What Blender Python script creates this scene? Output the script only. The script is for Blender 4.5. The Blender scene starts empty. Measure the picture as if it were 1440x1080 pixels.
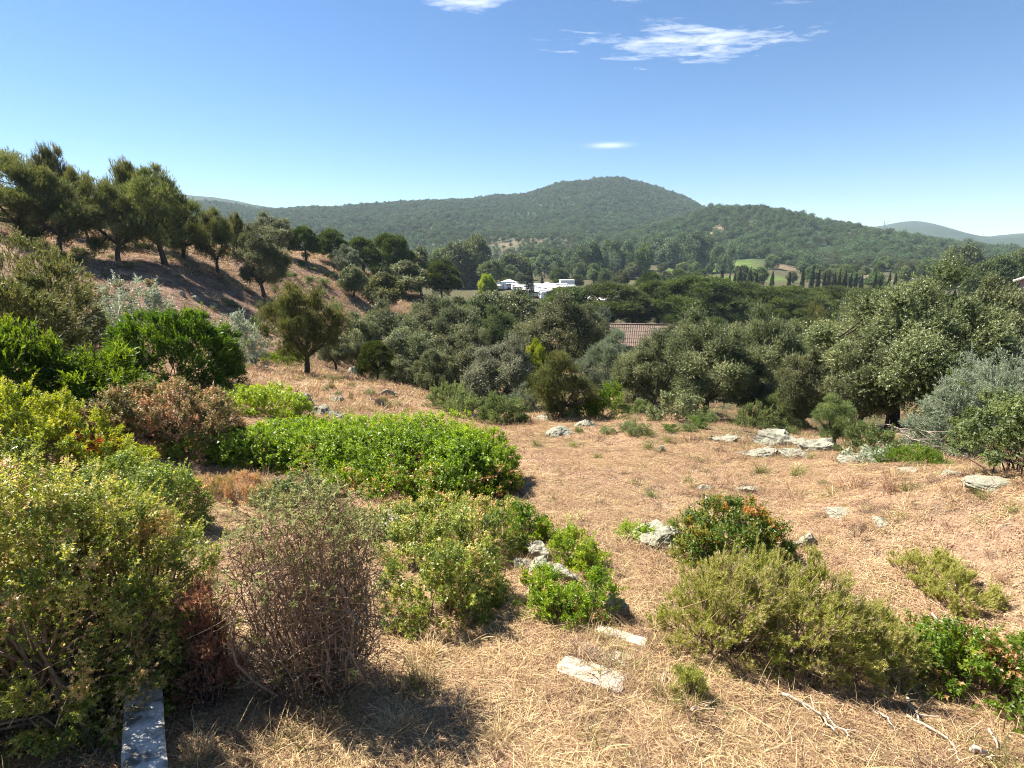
import bpy, math, numpy as np
from mathutils import Vector
R = math.radians
sc = bpy.context.scene
COL = sc.collection

# ------------------------------------------------------------------ camera
F, PITCH, EYE = 760.0, math.atan(190 / 760.0), 4.0
cam_d = bpy.data.cameras.new('camera')
cam = bpy.data.objects.new('camera', cam_d)
COL.objects.link(cam)
cam.location = (0, 0, EYE)
cam.rotation_euler = (math.pi / 2 - PITCH, 0, 0)
cam_d.sensor_width = 36
cam_d.lens = 36 * F / 1440
cam_d.clip_start = 0.05
cam_d.clip_end = 12000
sc.camera = cam

# ------------------------------------------------------------------ light
SUN_AZ, SUN_EL = R(-63), R(53)          # azimuth from +Y towards +X
world = bpy.data.worlds.new('World')
sc.world = world
world.use_nodes = True
wn, wl = world.node_tree.nodes, world.node_tree.links
wn.clear()
w_out = wn.new('ShaderNodeOutputWorld')
w_bg = wn.new('ShaderNodeBackground')
w_bg.inputs[1].default_value = 0.053
sky = wn.new('ShaderNodeTexSky')
sky.sky_type = 'NISHITA'
sky.sun_disc = False
sky.sun_elevation = SUN_EL
sky.sun_rotation = SUN_AZ
sky.altitude = 1500
sky.air_density = 1.0
sky.dust_density = 0.15
sky.ozone_density = 3.5
w_tc = wn.new('ShaderNodeTexCoord')


def wmath(op, a, b=None, c=None):
    n = wn.new('ShaderNodeMath')
    n.operation = op
    for i, v in enumerate((a, b, c)):
        if v is None:
            continue
        if isinstance(v, (int, float)):
            n.inputs[i].default_value = v
        else:
            wl.new(v, n.inputs[i])
    return n.outputs[0]


w_sep = wn.new('ShaderNodeSeparateXYZ')
wl.new(w_tc.outputs['Generated'], w_sep.inputs[0])
w_z = wmath('MAXIMUM', w_sep.outputs[2], 0.02)
w_u = wmath('DIVIDE', w_sep.outputs[0], w_z)
w_v = wmath('DIVIDE', w_sep.outputs[1], w_z)
w_cmb = wn.new('ShaderNodeCombineXYZ')
wl.new(w_u, w_cmb.inputs[0])
wl.new(w_v, w_cmb.inputs[1])


def cloud_noise(scale, rot, stretch, seed):
    m = wn.new('ShaderNodeMapping')
    m.inputs['Rotation'].default_value = (0, 0, rot)
    m.inputs['Scale'].default_value = (stretch, 1, 1)
    m.inputs['Location'].default_value = (seed, seed * .7, seed * .3)
    wl.new(w_cmb.outputs[0], m.inputs[0])
    n = wn.new('ShaderNodeTexNoise')
    n.inputs['Scale'].default_value = scale
    n.inputs['Detail'].default_value = 9
    n.inputs['Roughness'].default_value = 0.62
    n.inputs['Distortion'].default_value = 0.35
    wl.new(m.outputs[0], n.inputs['Vector'])
    return n.outputs[0]


n_fine = cloud_noise(10.0, 0.35, 0.55, 3.1)
n_wide = cloud_noise(2.2, 0.5, 0.6, 8.7)
mask = None
for (cu, cv, su, sv, amp) in ((0.85, 3.05, .60, .28, 1.0), (.97, 3.22, .40, .22, .9), (.52, 3.02, .30, .18, .85), (1.22, 2.92, .35, .16, .7), (.80, 3.42, .25, .10, .6),
                              (-.17, 2.56, .20, .12, 1.05), (.08, 2.68, .06, .05, .45), (.49, 2.52, .16, .10, .75),
                              (1.18, 2.48, .26, .13, .8), (.19, 2.87, .05, .05, .3), (2.6, 2.2, .7, .4, .7), (-2.2, 1.4, .8, .4, .6)):
    du = wmath('DIVIDE', wmath('SUBTRACT', w_u, cu), su)
    dv = wmath('DIVIDE', wmath('SUBTRACT', w_v, cv), sv)
    d2 = wmath('ADD', wmath('MULTIPLY', du, du), wmath('MULTIPLY', dv, dv))
    g = wmath('MULTIPLY', wmath('EXPONENT', wmath('MULTIPLY', d2, -0.8)), amp)
    mask = g if mask is None else wmath('MAXIMUM', mask, g)
# cloud = smooth(noise + mask)
dens = wmath('ADD', wmath('MULTIPLY', n_fine, 1.35), wmath('MULTIPLY', n_wide, .5))
dens = wmath('ADD', dens, wmath('MULTIPLY', mask, .62))
mr = wn.new('ShaderNodeMapRange')
mr.inputs[1].default_value = 1.30
mr.inputs[2].default_value = 1.95
wl.new(dens, mr.inputs[0])
cl = wmath('MULTIPLY', mr.outputs[0], wmath('MINIMUM', wmath('MULTIPLY', mask, 2.2), 1.0))
# one thin lens-shaped wisp low in the sky
du = wmath('DIVIDE', wmath('SUBTRACT', w_u, .97), .17)
dv = wmath('DIVIDE', wmath('SUBTRACT', w_v, 5.80), .14)
d2 = wmath('ADD', wmath('MULTIPLY', du, du), wmath('MULTIPLY', dv, dv))
wisp = wmath('MULTIPLY', wmath('EXPONENT', wmath('MULTIPLY', d2, -1.1)), .55)
cl = wmath('MINIMUM', wmath('MAXIMUM', cl, wisp), .68)
w_mix = wn.new('ShaderNodeMix')
w_mix.data_type = 'RGBA'
wl.new(cl, w_mix.inputs[0])
w_mix.inputs[7].default_value = (9.0, 9.3, 9.7, 1)
w_hs = wn.new('ShaderNodeHueSaturation')
w_hs.inputs['Saturation'].default_value = 1.13
wl.new(sky.outputs[0], w_hs.inputs['Color'])
wl.new(w_hs.outputs[0], w_mix.inputs[6])
wl.new(w_mix.outputs[2], w_bg.inputs[0])
wl.new(w_bg.outputs[0], w_out.inputs[0])

sun_d = bpy.data.lights.new('sun', 'SUN')
sun_d.energy = 5.0
sun_d.angle = R(0.5)
sun_d.color = (1.0, 0.93, 0.82)
sun = bpy.data.objects.new('sun', sun_d)
COL.objects.link(sun)
S = Vector((math.sin(SUN_AZ) * math.cos(SUN_EL), math.cos(SUN_AZ) * math.cos(SUN_EL), math.sin(SUN_EL)))
sun.rotation_euler = S.to_track_quat('Z', 'Y').to_euler()
sun.location = (-40, 40, 60)

vs = sc.view_settings
vs.view_transform = 'Standard'
vs.look = 'None'
vs.gamma = 1
vs.use_curve_mapping = False
vs.exposure = 1.68
cy = sc.cycles
cy.max_bounces = 7
cy.diffuse_bounces = 4
cy.glossy_bounces = 2
cy.transmission_bounces = 4
cy.transparent_max_bounces = 4
cy.volume_bounces = 0
cy.use_denoising = True
cy.denoising_input_passes = 'RGB_ALBEDO_NORMAL'
cy.denoising_prefilter = 'NONE'
cy.use_adaptive_sampling = True
cy.adaptive_threshold = 0.015
cy.pixel_filter_type = 'BLACKMAN_HARRIS'
cy.filter_width = 1.0
cy.caustics_reflective = False
cy.caustics_refractive = False
cy.sample_clamp_indirect = 4


# ------------------------------------------------------------------ numeric helpers
def hash2(ix, iy, iz, seed):
    h = (ix * 374761393 + iy * 668265263 + iz * 2147483647 + seed * 974634777) & 0xFFFFFFFF
    h = ((h ^ (h >> 13)) * 1274126177) & 0xFFFFFFFF
    return ((h ^ (h >> 16)) & 0xFFFF) / 65535.0


def vnoise(p, seed=0):
    """value noise in [-1,1]; p: (n,2) or (n,3)"""
    p = np.asarray(p, float)
    if p.shape[1] == 2:
        p = np.c_[p, np.zeros(len(p))]
    i = np.floor(p).astype(np.int64)
    f = p - i
    f = f * f * (3 - 2 * f)
    out = np.zeros(len(p))
    for dx in (0, 1):
        for dy in (0, 1):
            for dz in (0, 1):
                w = (f[:, 0] if dx else 1 - f[:, 0]) * (f[:, 1] if dy else 1 - f[:, 1]) * (f[:, 2] if dz else 1 - f[:, 2])
                out += w * hash2(i[:, 0] + dx, i[:, 1] + dy, i[:, 2] + dz, seed)
    return out * 2 - 1


def fbm(p, seed=0, octv=4, rough=.5):
    p = np.asarray(p, float)
    a, s, t = 1.0, np.zeros(len(p)), 0
    for k in range(octv):
        s += a * vnoise(p * 2 ** k + 17.3 * k, seed + k)
        t += a
        a *= rough
    return s / t


def unit(v):
    return v / np.maximum(np.linalg.norm(v, axis=-1, keepdims=True), 1e-9)


def ray(px, py):
    xc, yc = (px - 720) / F, (540 - py) / F
    c, s = math.cos(PITCH), math.sin(PITCH)
    return xc, c + yc * s, -s + yc * c


# ------------------------------------------------------------------ the terrain's shape
PTS = []                                   # (x', y', value) in log-polar space


def lp(x, y):
    r = np.hypot(x, y)
    k = np.log((r + 3) / 3) / np.maximum(r, 1e-6)
    return np.stack([x * k, y * k], -1)


def ctrl(x, y, h):
    PTS.append((x, y, h / (math.hypot(x, y) + 8)))


def cpx(px, py, r):                        # the ground seen at (px, py) lies r metres away
    dx, dy, dz = ray(px, py)
    hyp = math.hypot(dx, dy)
    ctrl(dx / hyp * r, dy / hyp * r, -dz / hyp * r)


def caz(az, r, h):
    ctrl(math.sin(R(az)) * r, math.cos(R(az)) * r, h)


ctrl(0, .01, 3.1)
for az in (-60, -45, -30, -15, 0, 15, 30, 45, 60):
    for r in (1.5, 3, 5, 7.5, 10):
        if r > 8 and az > 35:
            continue
        caz(az, r, 3.1 + .145 * r - .55 * max(0, -az - 15) / 30 * min(r / 6, 1.5))
for az in (85, 110, 140, 180, 220, 250, 275):
    caz(az, 3, 3.2)
    caz(az, 10, 3.0 if az > 150 else 4.2)
    caz(az, 60, -2 if az > 120 else 8)
    caz(az, 500, -10)
    caz(az, 1500, -25)
    caz(az, 4000, 0)
for p in ((0, 300, 70), (0, 335, 52), (0, 290, 110), (0, 320, 300), (0, 330, 800), (-150, 300, 70), (-150, 520, 20),
          (0, 520, 20), (0, 600, 12), (100, 600, 12), (200, 540, 18), (200, 480, 30), (150, 440, 42), (300, 440, 48), (300, 480, 36),
          (100, 362, 52), (200, 366, 55), (300, 379, 58), (400, 402, 62), (150, 336, 75), (250, 338, 85), (330, 350, 90), (100, 345, 62), (200, 350, 64),
          (200, 350, 150), (300, 368, 200), (200, 352, 400), (330, 375, 420),
          (432, 527, 30), (340, 510, 28), (380, 455, 50), (430, 415, 68), (430, 373, 80), (430, 362, 88), (480, 366, 92), (400, 356, 95), (430, 385, 160), (430, 382, 300),
          (600, 552, 25), (500, 532, 30), (560, 562, 39), (560, 540, 52), (500, 530, 44), (480, 470, 60), (550, 421, 90), (520, 392, 90), (550, 402, 105), (550, 415, 150), (590, 425, 92),
          (650, 582, 19), (650, 585, 28), (650, 560, 42), (622, 422, 98), (660, 440, 95), (640, 432, 130), (640, 480, 70),
          (740, 590, 18), (740, 590, 24), (740, 558, 42), (740, 474, 90), (740, 415, 200),
          (850, 592, 17.5), (850, 588, 24), (870, 550, 48), (880, 492, 75), (880, 478, 100),
          (1000, 600, 16.5), (1000, 596, 24), (1000, 555, 48), (1000, 478, 105),
          (1150, 640, 13), (1150, 628, 19), (1150, 604, 28), (1150, 550, 50), (1150, 478, 105),
          (1300, 665, 10.6), (1300, 640, 16), (1300, 610, 22), (1300, 520, 60), (1300, 478, 105),
          (1440, 692, 9.3), (1440, 680, 14), (1440, 640, 20), (1440, 520, 60), (1440, 478, 105), (1600, 700, 9), (1600, 520, 60),
          # hills
          (560, 350, 650), (560, 318, 900), (560, 300, 1100), (560, 285, 1300), (500, 291, 1300), (430, 293, 1300), (350, 300, 1300), (350, 330, 800), (430, 330, 800), (600, 286, 1300), (640, 286, 1300), (700, 279, 1300), (770, 266, 1300),
          (845, 256, 1300), (800, 262, 1300), (880, 258, 1300), (920, 271, 1300), (955, 281, 1270), (845, 314, 950), (700, 312, 950), (770, 300, 1000),
          (1060, 291, 800), (1000, 289, 850), (1120, 299, 800), (1200, 316, 800), (1280, 335, 800), (1350, 349, 780), (1400, 357, 750), (1060, 335, 590), (1200, 346, 590), (960, 350, 580), (1320, 362, 590),
          (1060, 316, 1020), (1120, 322, 1020), (1200, 338, 1020), (1280, 350, 1000), (1000, 314, 1030), (950, 306, 760), (900, 324, 680), (950, 318, 930), (900, 328, 830), (870, 340, 620), (985, 296, 1200),
          (760, 332, 640), (700, 336, 640), (820, 338, 640), (760, 336, 760), (700, 334, 760),
          (1300, 348, 1500), (1380, 354, 1300), (1440, 366, 600), (1440, 362, 1300), (1100, 320, 1600), (1000, 310, 1900), (845, 300, 2000), (700, 300, 2000), (560, 305, 2000), (430, 305, 2000),
          (1290, 312, 3000), (1245, 319, 3000), (1340, 322, 3000), (1388, 336, 3000), (1440, 328, 3000), (1560, 322, 3000), (1150, 330, 3000), (1000, 330, 3000), (700, 330, 3000), (500, 320, 3000),
          (200, 284, 2500), (285, 278, 2500), (345, 288, 2500), (420, 300, 2500), (100, 290, 2500), (0, 300, 2500)):
    cpx(*p)
for px in (-150, 0, 200, 400, 560, 700, 850, 1000, 1150, 1300, 1440, 1600):
    cpx(px, 347, 4000)
for px in (700, 850, 1000, 1150, 1300, 1440, 1600):
    for r, h in ((150, 17), (240, 17), (340, 17), (440, 16.5), (500, 14)):
        if px == 700 and r < 200:
            continue
        dx, dy, dz = ray(px, 400)
        caz(math.degrees(math.atan2(dx, dy)), r, h)
for px in (450, 560):
    for r, h in ((240, 16.5), (340, 16.5), (440, 16)):
        dx, dy, dz = ray(px, 400)
        caz(math.degrees(math.atan2(dx, dy)), r, h)
PTS = np.array(PTS)
_Q = lp(PTS[:, 0], PTS[:, 1])
_C2 = 0.17 ** 2
_A = np.sqrt(((_Q[:, None] - _Q[None]) ** 2).sum(-1) + _C2)
_n = len(_Q)
_M = np.zeros((_n + 1, _n + 1))
_M[:_n, :_n] = _A - np.eye(_n) * 0.02
_M[:_n, _n] = 1
_M[_n, :_n] = 1
_W = np.linalg.solve(_M, np.r_[PTS[:, 2], 0])


def ground(x, y, rough=True):
    x, y = np.atleast_1d(np.asarray(x, float)), np.atleast_1d(np.asarray(y, float))
    q = lp(x, y)
    out = np.empty(len(x))
    for i in range(0, len(x), 20000):
        d = np.sqrt(((q[i:i + 20000, None] - _Q[None]) ** 2).sum(-1) + _C2)
        out[i:i + 20000] = d @ _W[:_n] + _W[_n]
    r = np.hypot(x, y)
    z = EYE - out * (r + 8)
    if rough:
        p = np.stack([x, y], -1)
        near = np.clip(1.5 - r / 40, 0, 1)
        z += near * (.05 * fbm(p / 1.1, 5, 3) + .12 * fbm(p / 4.0, 9, 2))
        mid = np.clip((r - 25) / 30, 0, 1) * np.clip(2 - r / 300, 0, 1)
        z += mid * .45 * fbm(p / 7, 12, 3)
        far = np.clip((r - 520) / 300, 0, 1)
        z += far * (r * .0045 * fbm(p / 130, 21, 3) + r * .004 * fbm(p / 330, 31, 2))
    return z


_RR = np.geomspace(1.0, 3900, 2600)


def gp(px, py):
    """first ground point on the line of sight -> x, y, z, horizontal distance, camera depth"""
    dx, dy, dz = ray(px, py)
    hyp = math.hypot(dx, dy)
    t = _RR / hyp
    g = ground(dx * t, dy * t)
    zz = EYE + dz * t
    k = np.argmax(zz < g)
    if not (zz < g).any():
        k = len(_RR) - 1
    elif k > 0:
        a, b = zz[k - 1] - g[k - 1], g[k] - zz[k]
        tt = t[k - 1] + (t[k] - t[k - 1]) * a / max(a + b, 1e-9)
        x, y = dx * tt, dy * tt
        return np.array([x, y, ground(x, y)[0]]), hyp * tt
    x, y = dx * t[k], dy * t[k]
    return np.array([x, y, g[k]]), hyp * t[k]


def at(px, r, py=400):
    dx, dy, dz = ray(px, py)
    hyp = math.hypot(dx, dy)
    x, y = dx / hyp * r, dy / hyp * r
    return np.array([x, y, ground(x, y)[0]])


def z_at(px, py, r):
    dx, dy, dz = ray(px, py)
    return EYE + dz / math.hypot(dx, dy) * r


def depth(p):
    return p[1] * math.cos(PITCH) - (p[2] - EYE) * math.sin(PITCH)


# ------------------------------------------------------------------ mesh building
class MB:
    def __init__(s):
        s.V, s.F4, s.F3, s.t4, s.t3, s.n = [], [], [], [], [], 0

    def add(s, V, F4=None, F3=None, tint=0.5):
        V = np.asarray(V, float).reshape(-1, 3)
        s.V.append(V)
        for Fx, L, T in ((F4, s.F4, s.t4), (F3, s.F3, s.t3)):
            if Fx is not None and len(Fx):
                Fx = np.asarray(Fx, np.int64)
                L.append(Fx + s.n)
                T.append(np.broadcast_to(np.asarray(tint, float), (len(Fx),)))
        s.n += len(V)

    def mesh(s, name, mat, smooth=False):
        V = np.concatenate(s.V)
        f4 = np.concatenate(s.F4) if s.F4 else np.zeros((0, 4), np.int64)
        f3 = np.concatenate(s.F3) if s.F3 else np.zeros((0, 3), np.int64)
        tint = np.concatenate((s.t4 or [np.zeros(0)]) + (s.t3 or [np.zeros(0)])) if (s.t4 or s.t3) else np.zeros(0)
        me = bpy.data.meshes.new(name)
        me.vertices.add(len(V))
        me.vertices.foreach_set('co', V.astype(np.float32).ravel())
        loops = np.concatenate([f4.ravel(), f3.ravel()]).astype(np.int32)
        me.loops.add(len(loops))
        me.loops.foreach_set('vertex_index', loops)
        nf = len(f4) + len(f3)
        me.polygons.add(nf)
        start = np.concatenate([np.arange(len(f4)) * 4, len(f4) * 4 + np.arange(len(f3)) * 3]).astype(np.int32)
        me.polygons.foreach_set('loop_start', start)
        me.polygons.foreach_set('use_smooth', np.full(nf, smooth, bool))
        a = me.attributes.new('tint', 'FLOAT', 'FACE')
        a.data.foreach_set('value', tint.astype(np.float32))
        for m in (mat if isinstance(mat, (list, tuple)) else [mat]):
            me.materials.append(m)
        me.update(calc_edges=True)
        return me

    def box(s, c, sz, tint=.5, rz=0.0):
        c, h = np.asarray(c, float), np.asarray(sz, float) / 2
        v = np.array([[x, y, z] for x in (-1, 1) for y in (-1, 1) for z in (-1, 1)]) * h
        if rz:
            v = v @ np.array([[math.cos(rz), math.sin(rz), 0], [-math.sin(rz), math.cos(rz), 0], [0, 0, 1]])
        s.add(v + c, [[0, 1, 3, 2], [4, 6, 7, 5], [0, 4, 5, 1], [2, 3, 7, 6], [0, 2, 6, 4], [1, 5, 7, 3]], tint=tint)

    def tube(s, P, rad, sides=5, tint=.5, cap=False):
        P = np.asarray(P, float)
        n = len(P)
        rad = np.broadcast_to(np.asarray(rad, float), (n,))
        T = unit(np.gradient(P, axis=0))
        ref = np.array([0.31, .17, .93]) if abs(T[0, 2]) < .9 else np.array([1., .1, 0])
        A = unit(np.cross(T, ref))
        B = np.cross(T, A)
        a = np.arange(sides) * 2 * math.pi / sides
        V = P[:, None] + rad[:, None, None] * (np.cos(a)[None, :, None] * A[:, None] + np.sin(a)[None, :, None] * B[:, None])
        i = np.arange(n - 1)[:, None] * sides
        k = np.arange(sides)[None]
        k2 = (k + 1) % sides
        Fq = np.stack([i + k, i + k2, i + sides + k2, i + sides + k], -1).reshape(-1, 4)
        V = V.reshape(-1, 3)
        f3 = None
        if cap:
            V = np.concatenate([V, P[-1:], P[:1]])
            e = (n - 1) * sides
            f3 = [[e + j, e + (j + 1) % sides, n * sides] for j in range(sides)] + [[(j + 1) % sides, j, n * sides + 1] for j in range(sides)]
        s.add(V, Fq, f3, tint=tint)


def obj(name, me, parent=None, kind=None, label=None):
    o = bpy.data.objects.new(name, me)
    COL.objects.link(o)
    if parent:
        o.parent = parent
    if kind:
        o['kind'] = kind
    if label:
        o['label'] = label
    return o


def thing(name, label, cat, loc=(0, 0, 0), rz=0.0, group=None, scale=(1, 1, 1)):
    o = bpy.data.objects.new(name, None)
    COL.objects.link(o)
    o.empty_display_size = .2
    o.location = loc
    o.rotation_euler = (0, 0, rz)
    o.scale = scale
    o['label'], o['category'] = label, cat
    if group:
        o['group'] = group
    return o


def tag(o, label, cat, group=None):
    o['label'], o['category'] = label, cat
    if group:
        o['group'] = group
    return o


# ------------------------------------------------------------------ materials
def mat_new(name):
    m = bpy.data.materials.new(name)
    m.use_nodes = True
    nt = m.node_tree
    nt.nodes.clear()
    return m, nt.nodes, nt.links


def node(N, t, **kw):
    n = N.new(t)
    for k, v in kw.items():
        if k.startswith('i_'):
            n.inputs[k[2:].replace('_', ' ')].default_value = v
        else:
            setattr(n, k, v)
    return n


def ramp(N, stops):
    n = N.new('ShaderNodeValToRGB')
    e = n.color_ramp.elements
    while len(e) < len(stops):
        e.new(.5)
    for el, (p, c) in zip(e, stops):
        el.position = p
        el.color = (*c, 1)
    return n


def leaf_mat(name, stops, trans=.35, tboost=1.5, rough=.5, spec=.35, jitter=.25):
    """stops: colour ramp over the leaf's own tint (0 old/dark .. .8 young, past .88 dry)"""
    m, N, L = mat_new(name)
    at_ = node(N, 'ShaderNodeAttribute', attribute_name='tint')
    rp = ramp(N, stops)
    L.new(at_.outputs['Fac'], rp.inputs[0])
    oi = N.new('ShaderNodeObjectInfo')
    hs = N.new('ShaderNodeHueSaturation')
    for sock, lo, hi in (('Hue', .5 - .018 * jitter * 4, .5 + .018 * jitter * 4), ('Value', 1 - jitter, 1 + jitter)):
        mr_ = N.new('ShaderNodeMapRange')
        mr_.inputs[3].default_value, mr_.inputs[4].default_value = lo, hi
        L.new(oi.outputs['Random'], mr_.inputs[0])
        L.new(mr_.outputs[0], hs.inputs[sock])
    L.new(rp.outputs[0], hs.inputs['Color'])
    pb = node(N, 'ShaderNodeBsdfPrincipled')
    pb.inputs['Roughness'].default_value = rough
    pb.inputs['Specular IOR Level'].default_value = spec
    L.new(hs.outputs[0], pb.inputs['Base Color'])
    tr = N.new('ShaderNodeBsdfTranslucent')
    g = N.new('ShaderNodeHueSaturation')
    g.inputs['Hue'].default_value = .485
    g.inputs['Saturation'].default_value = 1.15
    g.inputs['Value'].default_value = tboost
    L.new(hs.outputs[0], g.inputs['Color'])
    L.new(g.outputs[0], tr.inputs[0])
    mx = N.new('ShaderNodeMixShader')
    mx.inputs[0].default_value = trans
    L.new(pb.outputs[0], mx.inputs[1])
    L.new(tr.outputs[0], mx.inputs[2])
    o = N.new('ShaderNodeOutputMaterial')
    L.new(mx.outputs[0], o.inputs[0])
    return m


def noise_mat(name, stops, scale=4, detail=6, rough=.85, bump=.4, bscale=None, bdist=.02, spec=.25, stretch=(1, 1, 1), distort=.3):
    m, N, L = mat_new(name)
    tc = N.new('ShaderNodeTexCoord')
    mp = N.new('ShaderNodeMapping')
    mp.inputs['Scale'].default_value = stretch
    L.new(tc.outputs['Object'], mp.inputs[0])
    nz = node(N, 'ShaderNodeTexNoise', i_Scale=scale, i_Detail=detail, i_Roughness=.62, i_Distortion=distort)
    L.new(mp.outputs[0], nz.inputs['Vector'])
    rp = ramp(N, stops)
    L.new(nz.outputs[0], rp.inputs[0])
    pb = N.new('ShaderNodeBsdfPrincipled')
    pb.inputs['Roughness'].default_value = rough
    pb.inputs['Specular IOR Level'].default_value = spec
    L.new(rp.outputs[0], pb.inputs['Base Color'])
    if bump:
        n2 = node(N, 'ShaderNodeTexNoise', i_Scale=bscale or scale * 3, i_Detail=8, i_Roughness=.65)
        L.new(mp.outputs[0], n2.inputs['Vector'])
        b = N.new('ShaderNodeBump')
        b.inputs['Strength'].default_value = bump
        b.inputs['Distance'].default_value = bdist
        L.new(n2.outputs[0], b.inputs['Height'])
        L.new(b.outputs[0], pb.inputs['Normal'])
    o = N.new('ShaderNodeOutputMaterial')
    L.new(pb.outputs[0], o.inputs[0])
    return m


def plain(name, col, rough=.6, spec=.4, metal=0.0):
    return noise_mat(name, [(.3, tuple(c * .88 for c in col)), (.7, tuple(min(1, c * 1.06) for c in col))], scale=2.5, rough=rough, spec=spec, bump=.1)


DRY = (.34, .17, .07)
M = {}
M['oak'] = leaf_mat('holm_oak_leaf', [(0, (.050, .064, .022)), (.45, (.112, .134, .048)), (.8, (.245, .258, .118)), (.95, (.36, .33, .17))], trans=0.3, tboost=1.5, rough=.45, spec=.45, jitter=.16)
M['oakgrey'] = leaf_mat('silvery_oak_leaf', [(0, (0.069, 0.078, 0.041)), (.45, (0.155, 0.167, 0.090)), (.8, (0.299, 0.299, 0.190)), (.95, (0.368, 0.345, 0.218))], trans=0.3, tboost=1.4, rough=.45, spec=.5, jitter=.1)
M['pine'] = leaf_mat('pine_needle', [(0, (0.048, 0.062, 0.022)), (.5, (0.113, 0.134, 0.041)), (.85, (0.222, 0.222, 0.074)), (1, (0.312, 0.240, 0.096))], trans=0.34, tboost=1.6, rough=.55, spec=.3, jitter=.2)
M['stone_pine'] = leaf_mat('stone_pine_needle', [(0, (.030, .048, .014)), (.5, (.075, .108, .024)), (.9, (.140, .185, .040))], trans=.22, tboost=1.5, rough=.55, spec=.25, jitter=.15)
M['cypress'] = leaf_mat('cypress_scale', [(0, (.012, .022, .010)), (.9, (.035, .052, .020))], trans=.1, rough=.6, spec=.2, jitter=.15)
M['poplar'] = leaf_mat('poplar_leaf', [(0, (0.037, 0.062, 0.022)), (.5, (0.081, 0.119, 0.043)), (1, (0.150, 0.188, 0.075))], trans=.3, tboost=1.5, jitter=.2)
M['olive'] = leaf_mat('olive_leaf', [(0, (0.076, 0.099, 0.061)), (.5, (0.159, 0.190, 0.114)), (1, (0.291, 0.329, 0.215))], trans=0.36, tboost=1.3, rough=.5, spec=.4, jitter=.12)
M['silver'] = leaf_mat('silver_shrub_leaf', [(0, (0.121, 0.149, 0.100)), (.5, (0.255, 0.297, 0.198)), (1, (0.468, 0.510, 0.368))], trans=0.36, tboost=1.25, rough=.5, spec=.4, jitter=.1)
M['lime'] = leaf_mat('yellow_green_leaf', [(0, (0.091, 0.145, 0.022)), (.5, (0.230, 0.303, 0.036)), (.85, (0.436, 0.448, 0.073)), (.9, (0.363, 0.145, 0.061)), (1, (0.436, 0.109, 0.061))], trans=0.48, tboost=1.5, jitter=.1)
M['lentisk'] = leaf_mat('bright_lentisk_leaf', [(0, (0.069, 0.129, 0.016)), (.5, (0.162, 0.252, 0.025)), (.84, (0.291, 0.381, 0.045)), (.9, (0.448, 0.280, 0.123)), (1, (0.560, 0.370, 0.202))], trans=0.5, tboost=1.7, rough=.38, spec=.45, jitter=.08)
M['mixleaf'] = leaf_mat('small_mixed_leaf', [(0, (0.075, 0.115, 0.025)), (.4, (0.169, 0.226, 0.045)), (.72, (0.364, 0.389, 0.094)), (.86, (0.526, 0.477, 0.164)), (.92, (0.577, 0.451, 0.200)), (1, (0.678, 0.540, 0.276))], trans=0.5, tboost=1.5, rough=.4, spec=.5, jitter=.08)
M['brownshrub'] = leaf_mat('half_dry_shrub_leaf', [(0, (0.078, 0.095, 0.028)), (.4, (0.168, 0.185, 0.056)), (.6, (0.302, 0.246, 0.095)), (.8, (0.448, 0.280, 0.123)), (1, (0.560, 0.370, 0.202))], trans=0.4, tboost=1.35, rough=.45, spec=.4, jitter=.08)
M['darkgreen'] = leaf_mat('deep_green_leaf', [(0, (0.024, 0.050, 0.012)), (.5, (0.061, 0.115, 0.017)), (.9, (0.140, 0.213, 0.030))], trans=0.38, tboost=1.6, rough=.42, spec=.4, jitter=.08)
M['softgreen'] = leaf_mat('soft_green_leaf', [(0, (0.039, 0.075, 0.015)), (.5, (0.092, 0.152, 0.024)), (.9, (0.192, 0.269, 0.040))], trans=0.45, tboost=1.6, rough=.5, spec=.3, jitter=.08)
M['greyolive'] = leaf_mat('grey_olive_leaf', [(0, (0.074, 0.101, 0.038)), (.5, (0.142, 0.187, 0.062)), (.85, (0.255, 0.299, 0.112)), (1, (0.448, 0.373, 0.179))], trans=0.42, tboost=1.4, rough=.5, spec=.35, jitter=.08)
M['lavender'] = leaf_mat('olive_needle_shrub_leaf', [(0, (0.097, 0.122, 0.029)), (.5, (0.213, 0.245, 0.046)), (.78, (0.374, 0.386, 0.097)), (.88, (0.386, 0.322, 0.154)), (1, (0.463, 0.374, 0.258))], trans=0.42, tboost=1.4, rough=.5, spec=.3, jitter=.06)
M['orangetip'] = leaf_mat('green_leaf_with_orange_tips', [(0, (0.041, 0.084, 0.016)), (.5, (0.095, 0.155, 0.027)), (.80, (0.189, 0.236, 0.041)), (.88, (0.405, 0.203, 0.047)), (1, (0.540, 0.257, 0.068))], trans=0.42, tboost=1.5, rough=.4, spec=.4, jitter=.06)
M['withered'] = leaf_mat('withered_curled_leaf', [(0, (.10, .066, .042)), (.5, (.25, .165, .105)), (1, (.48, .35, .23))], trans=0.3, tboost=1.1, rough=.7, spec=.1, jitter=.05)
M['twigtop'] = leaf_mat('grey_green_young_leaf', [(0, (0.121, 0.138, 0.050)), (.5, (0.242, 0.259, 0.105)), (1, (0.407, 0.407, 0.209))], trans=0.45, tboost=1.5, rough=.6, spec=.12, jitter=.06)
M['redleaf'] = leaf_mat('dead_reddish_leaf', [(0, (.16, .085, .048)), (.5, (.32, .18, .10)), (1, (.50, .34, .20))], trans=0.35, tboost=1.2, jitter=.1)
M['dryleaf'] = leaf_mat('fallen_dry_leaf', [(0, (.24, .14, .075)), (.5, (.44, .29, .165)), (1, (.62, .46, .30))], trans=.2, tboost=1.1, rough=.6, jitter=.25)
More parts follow.
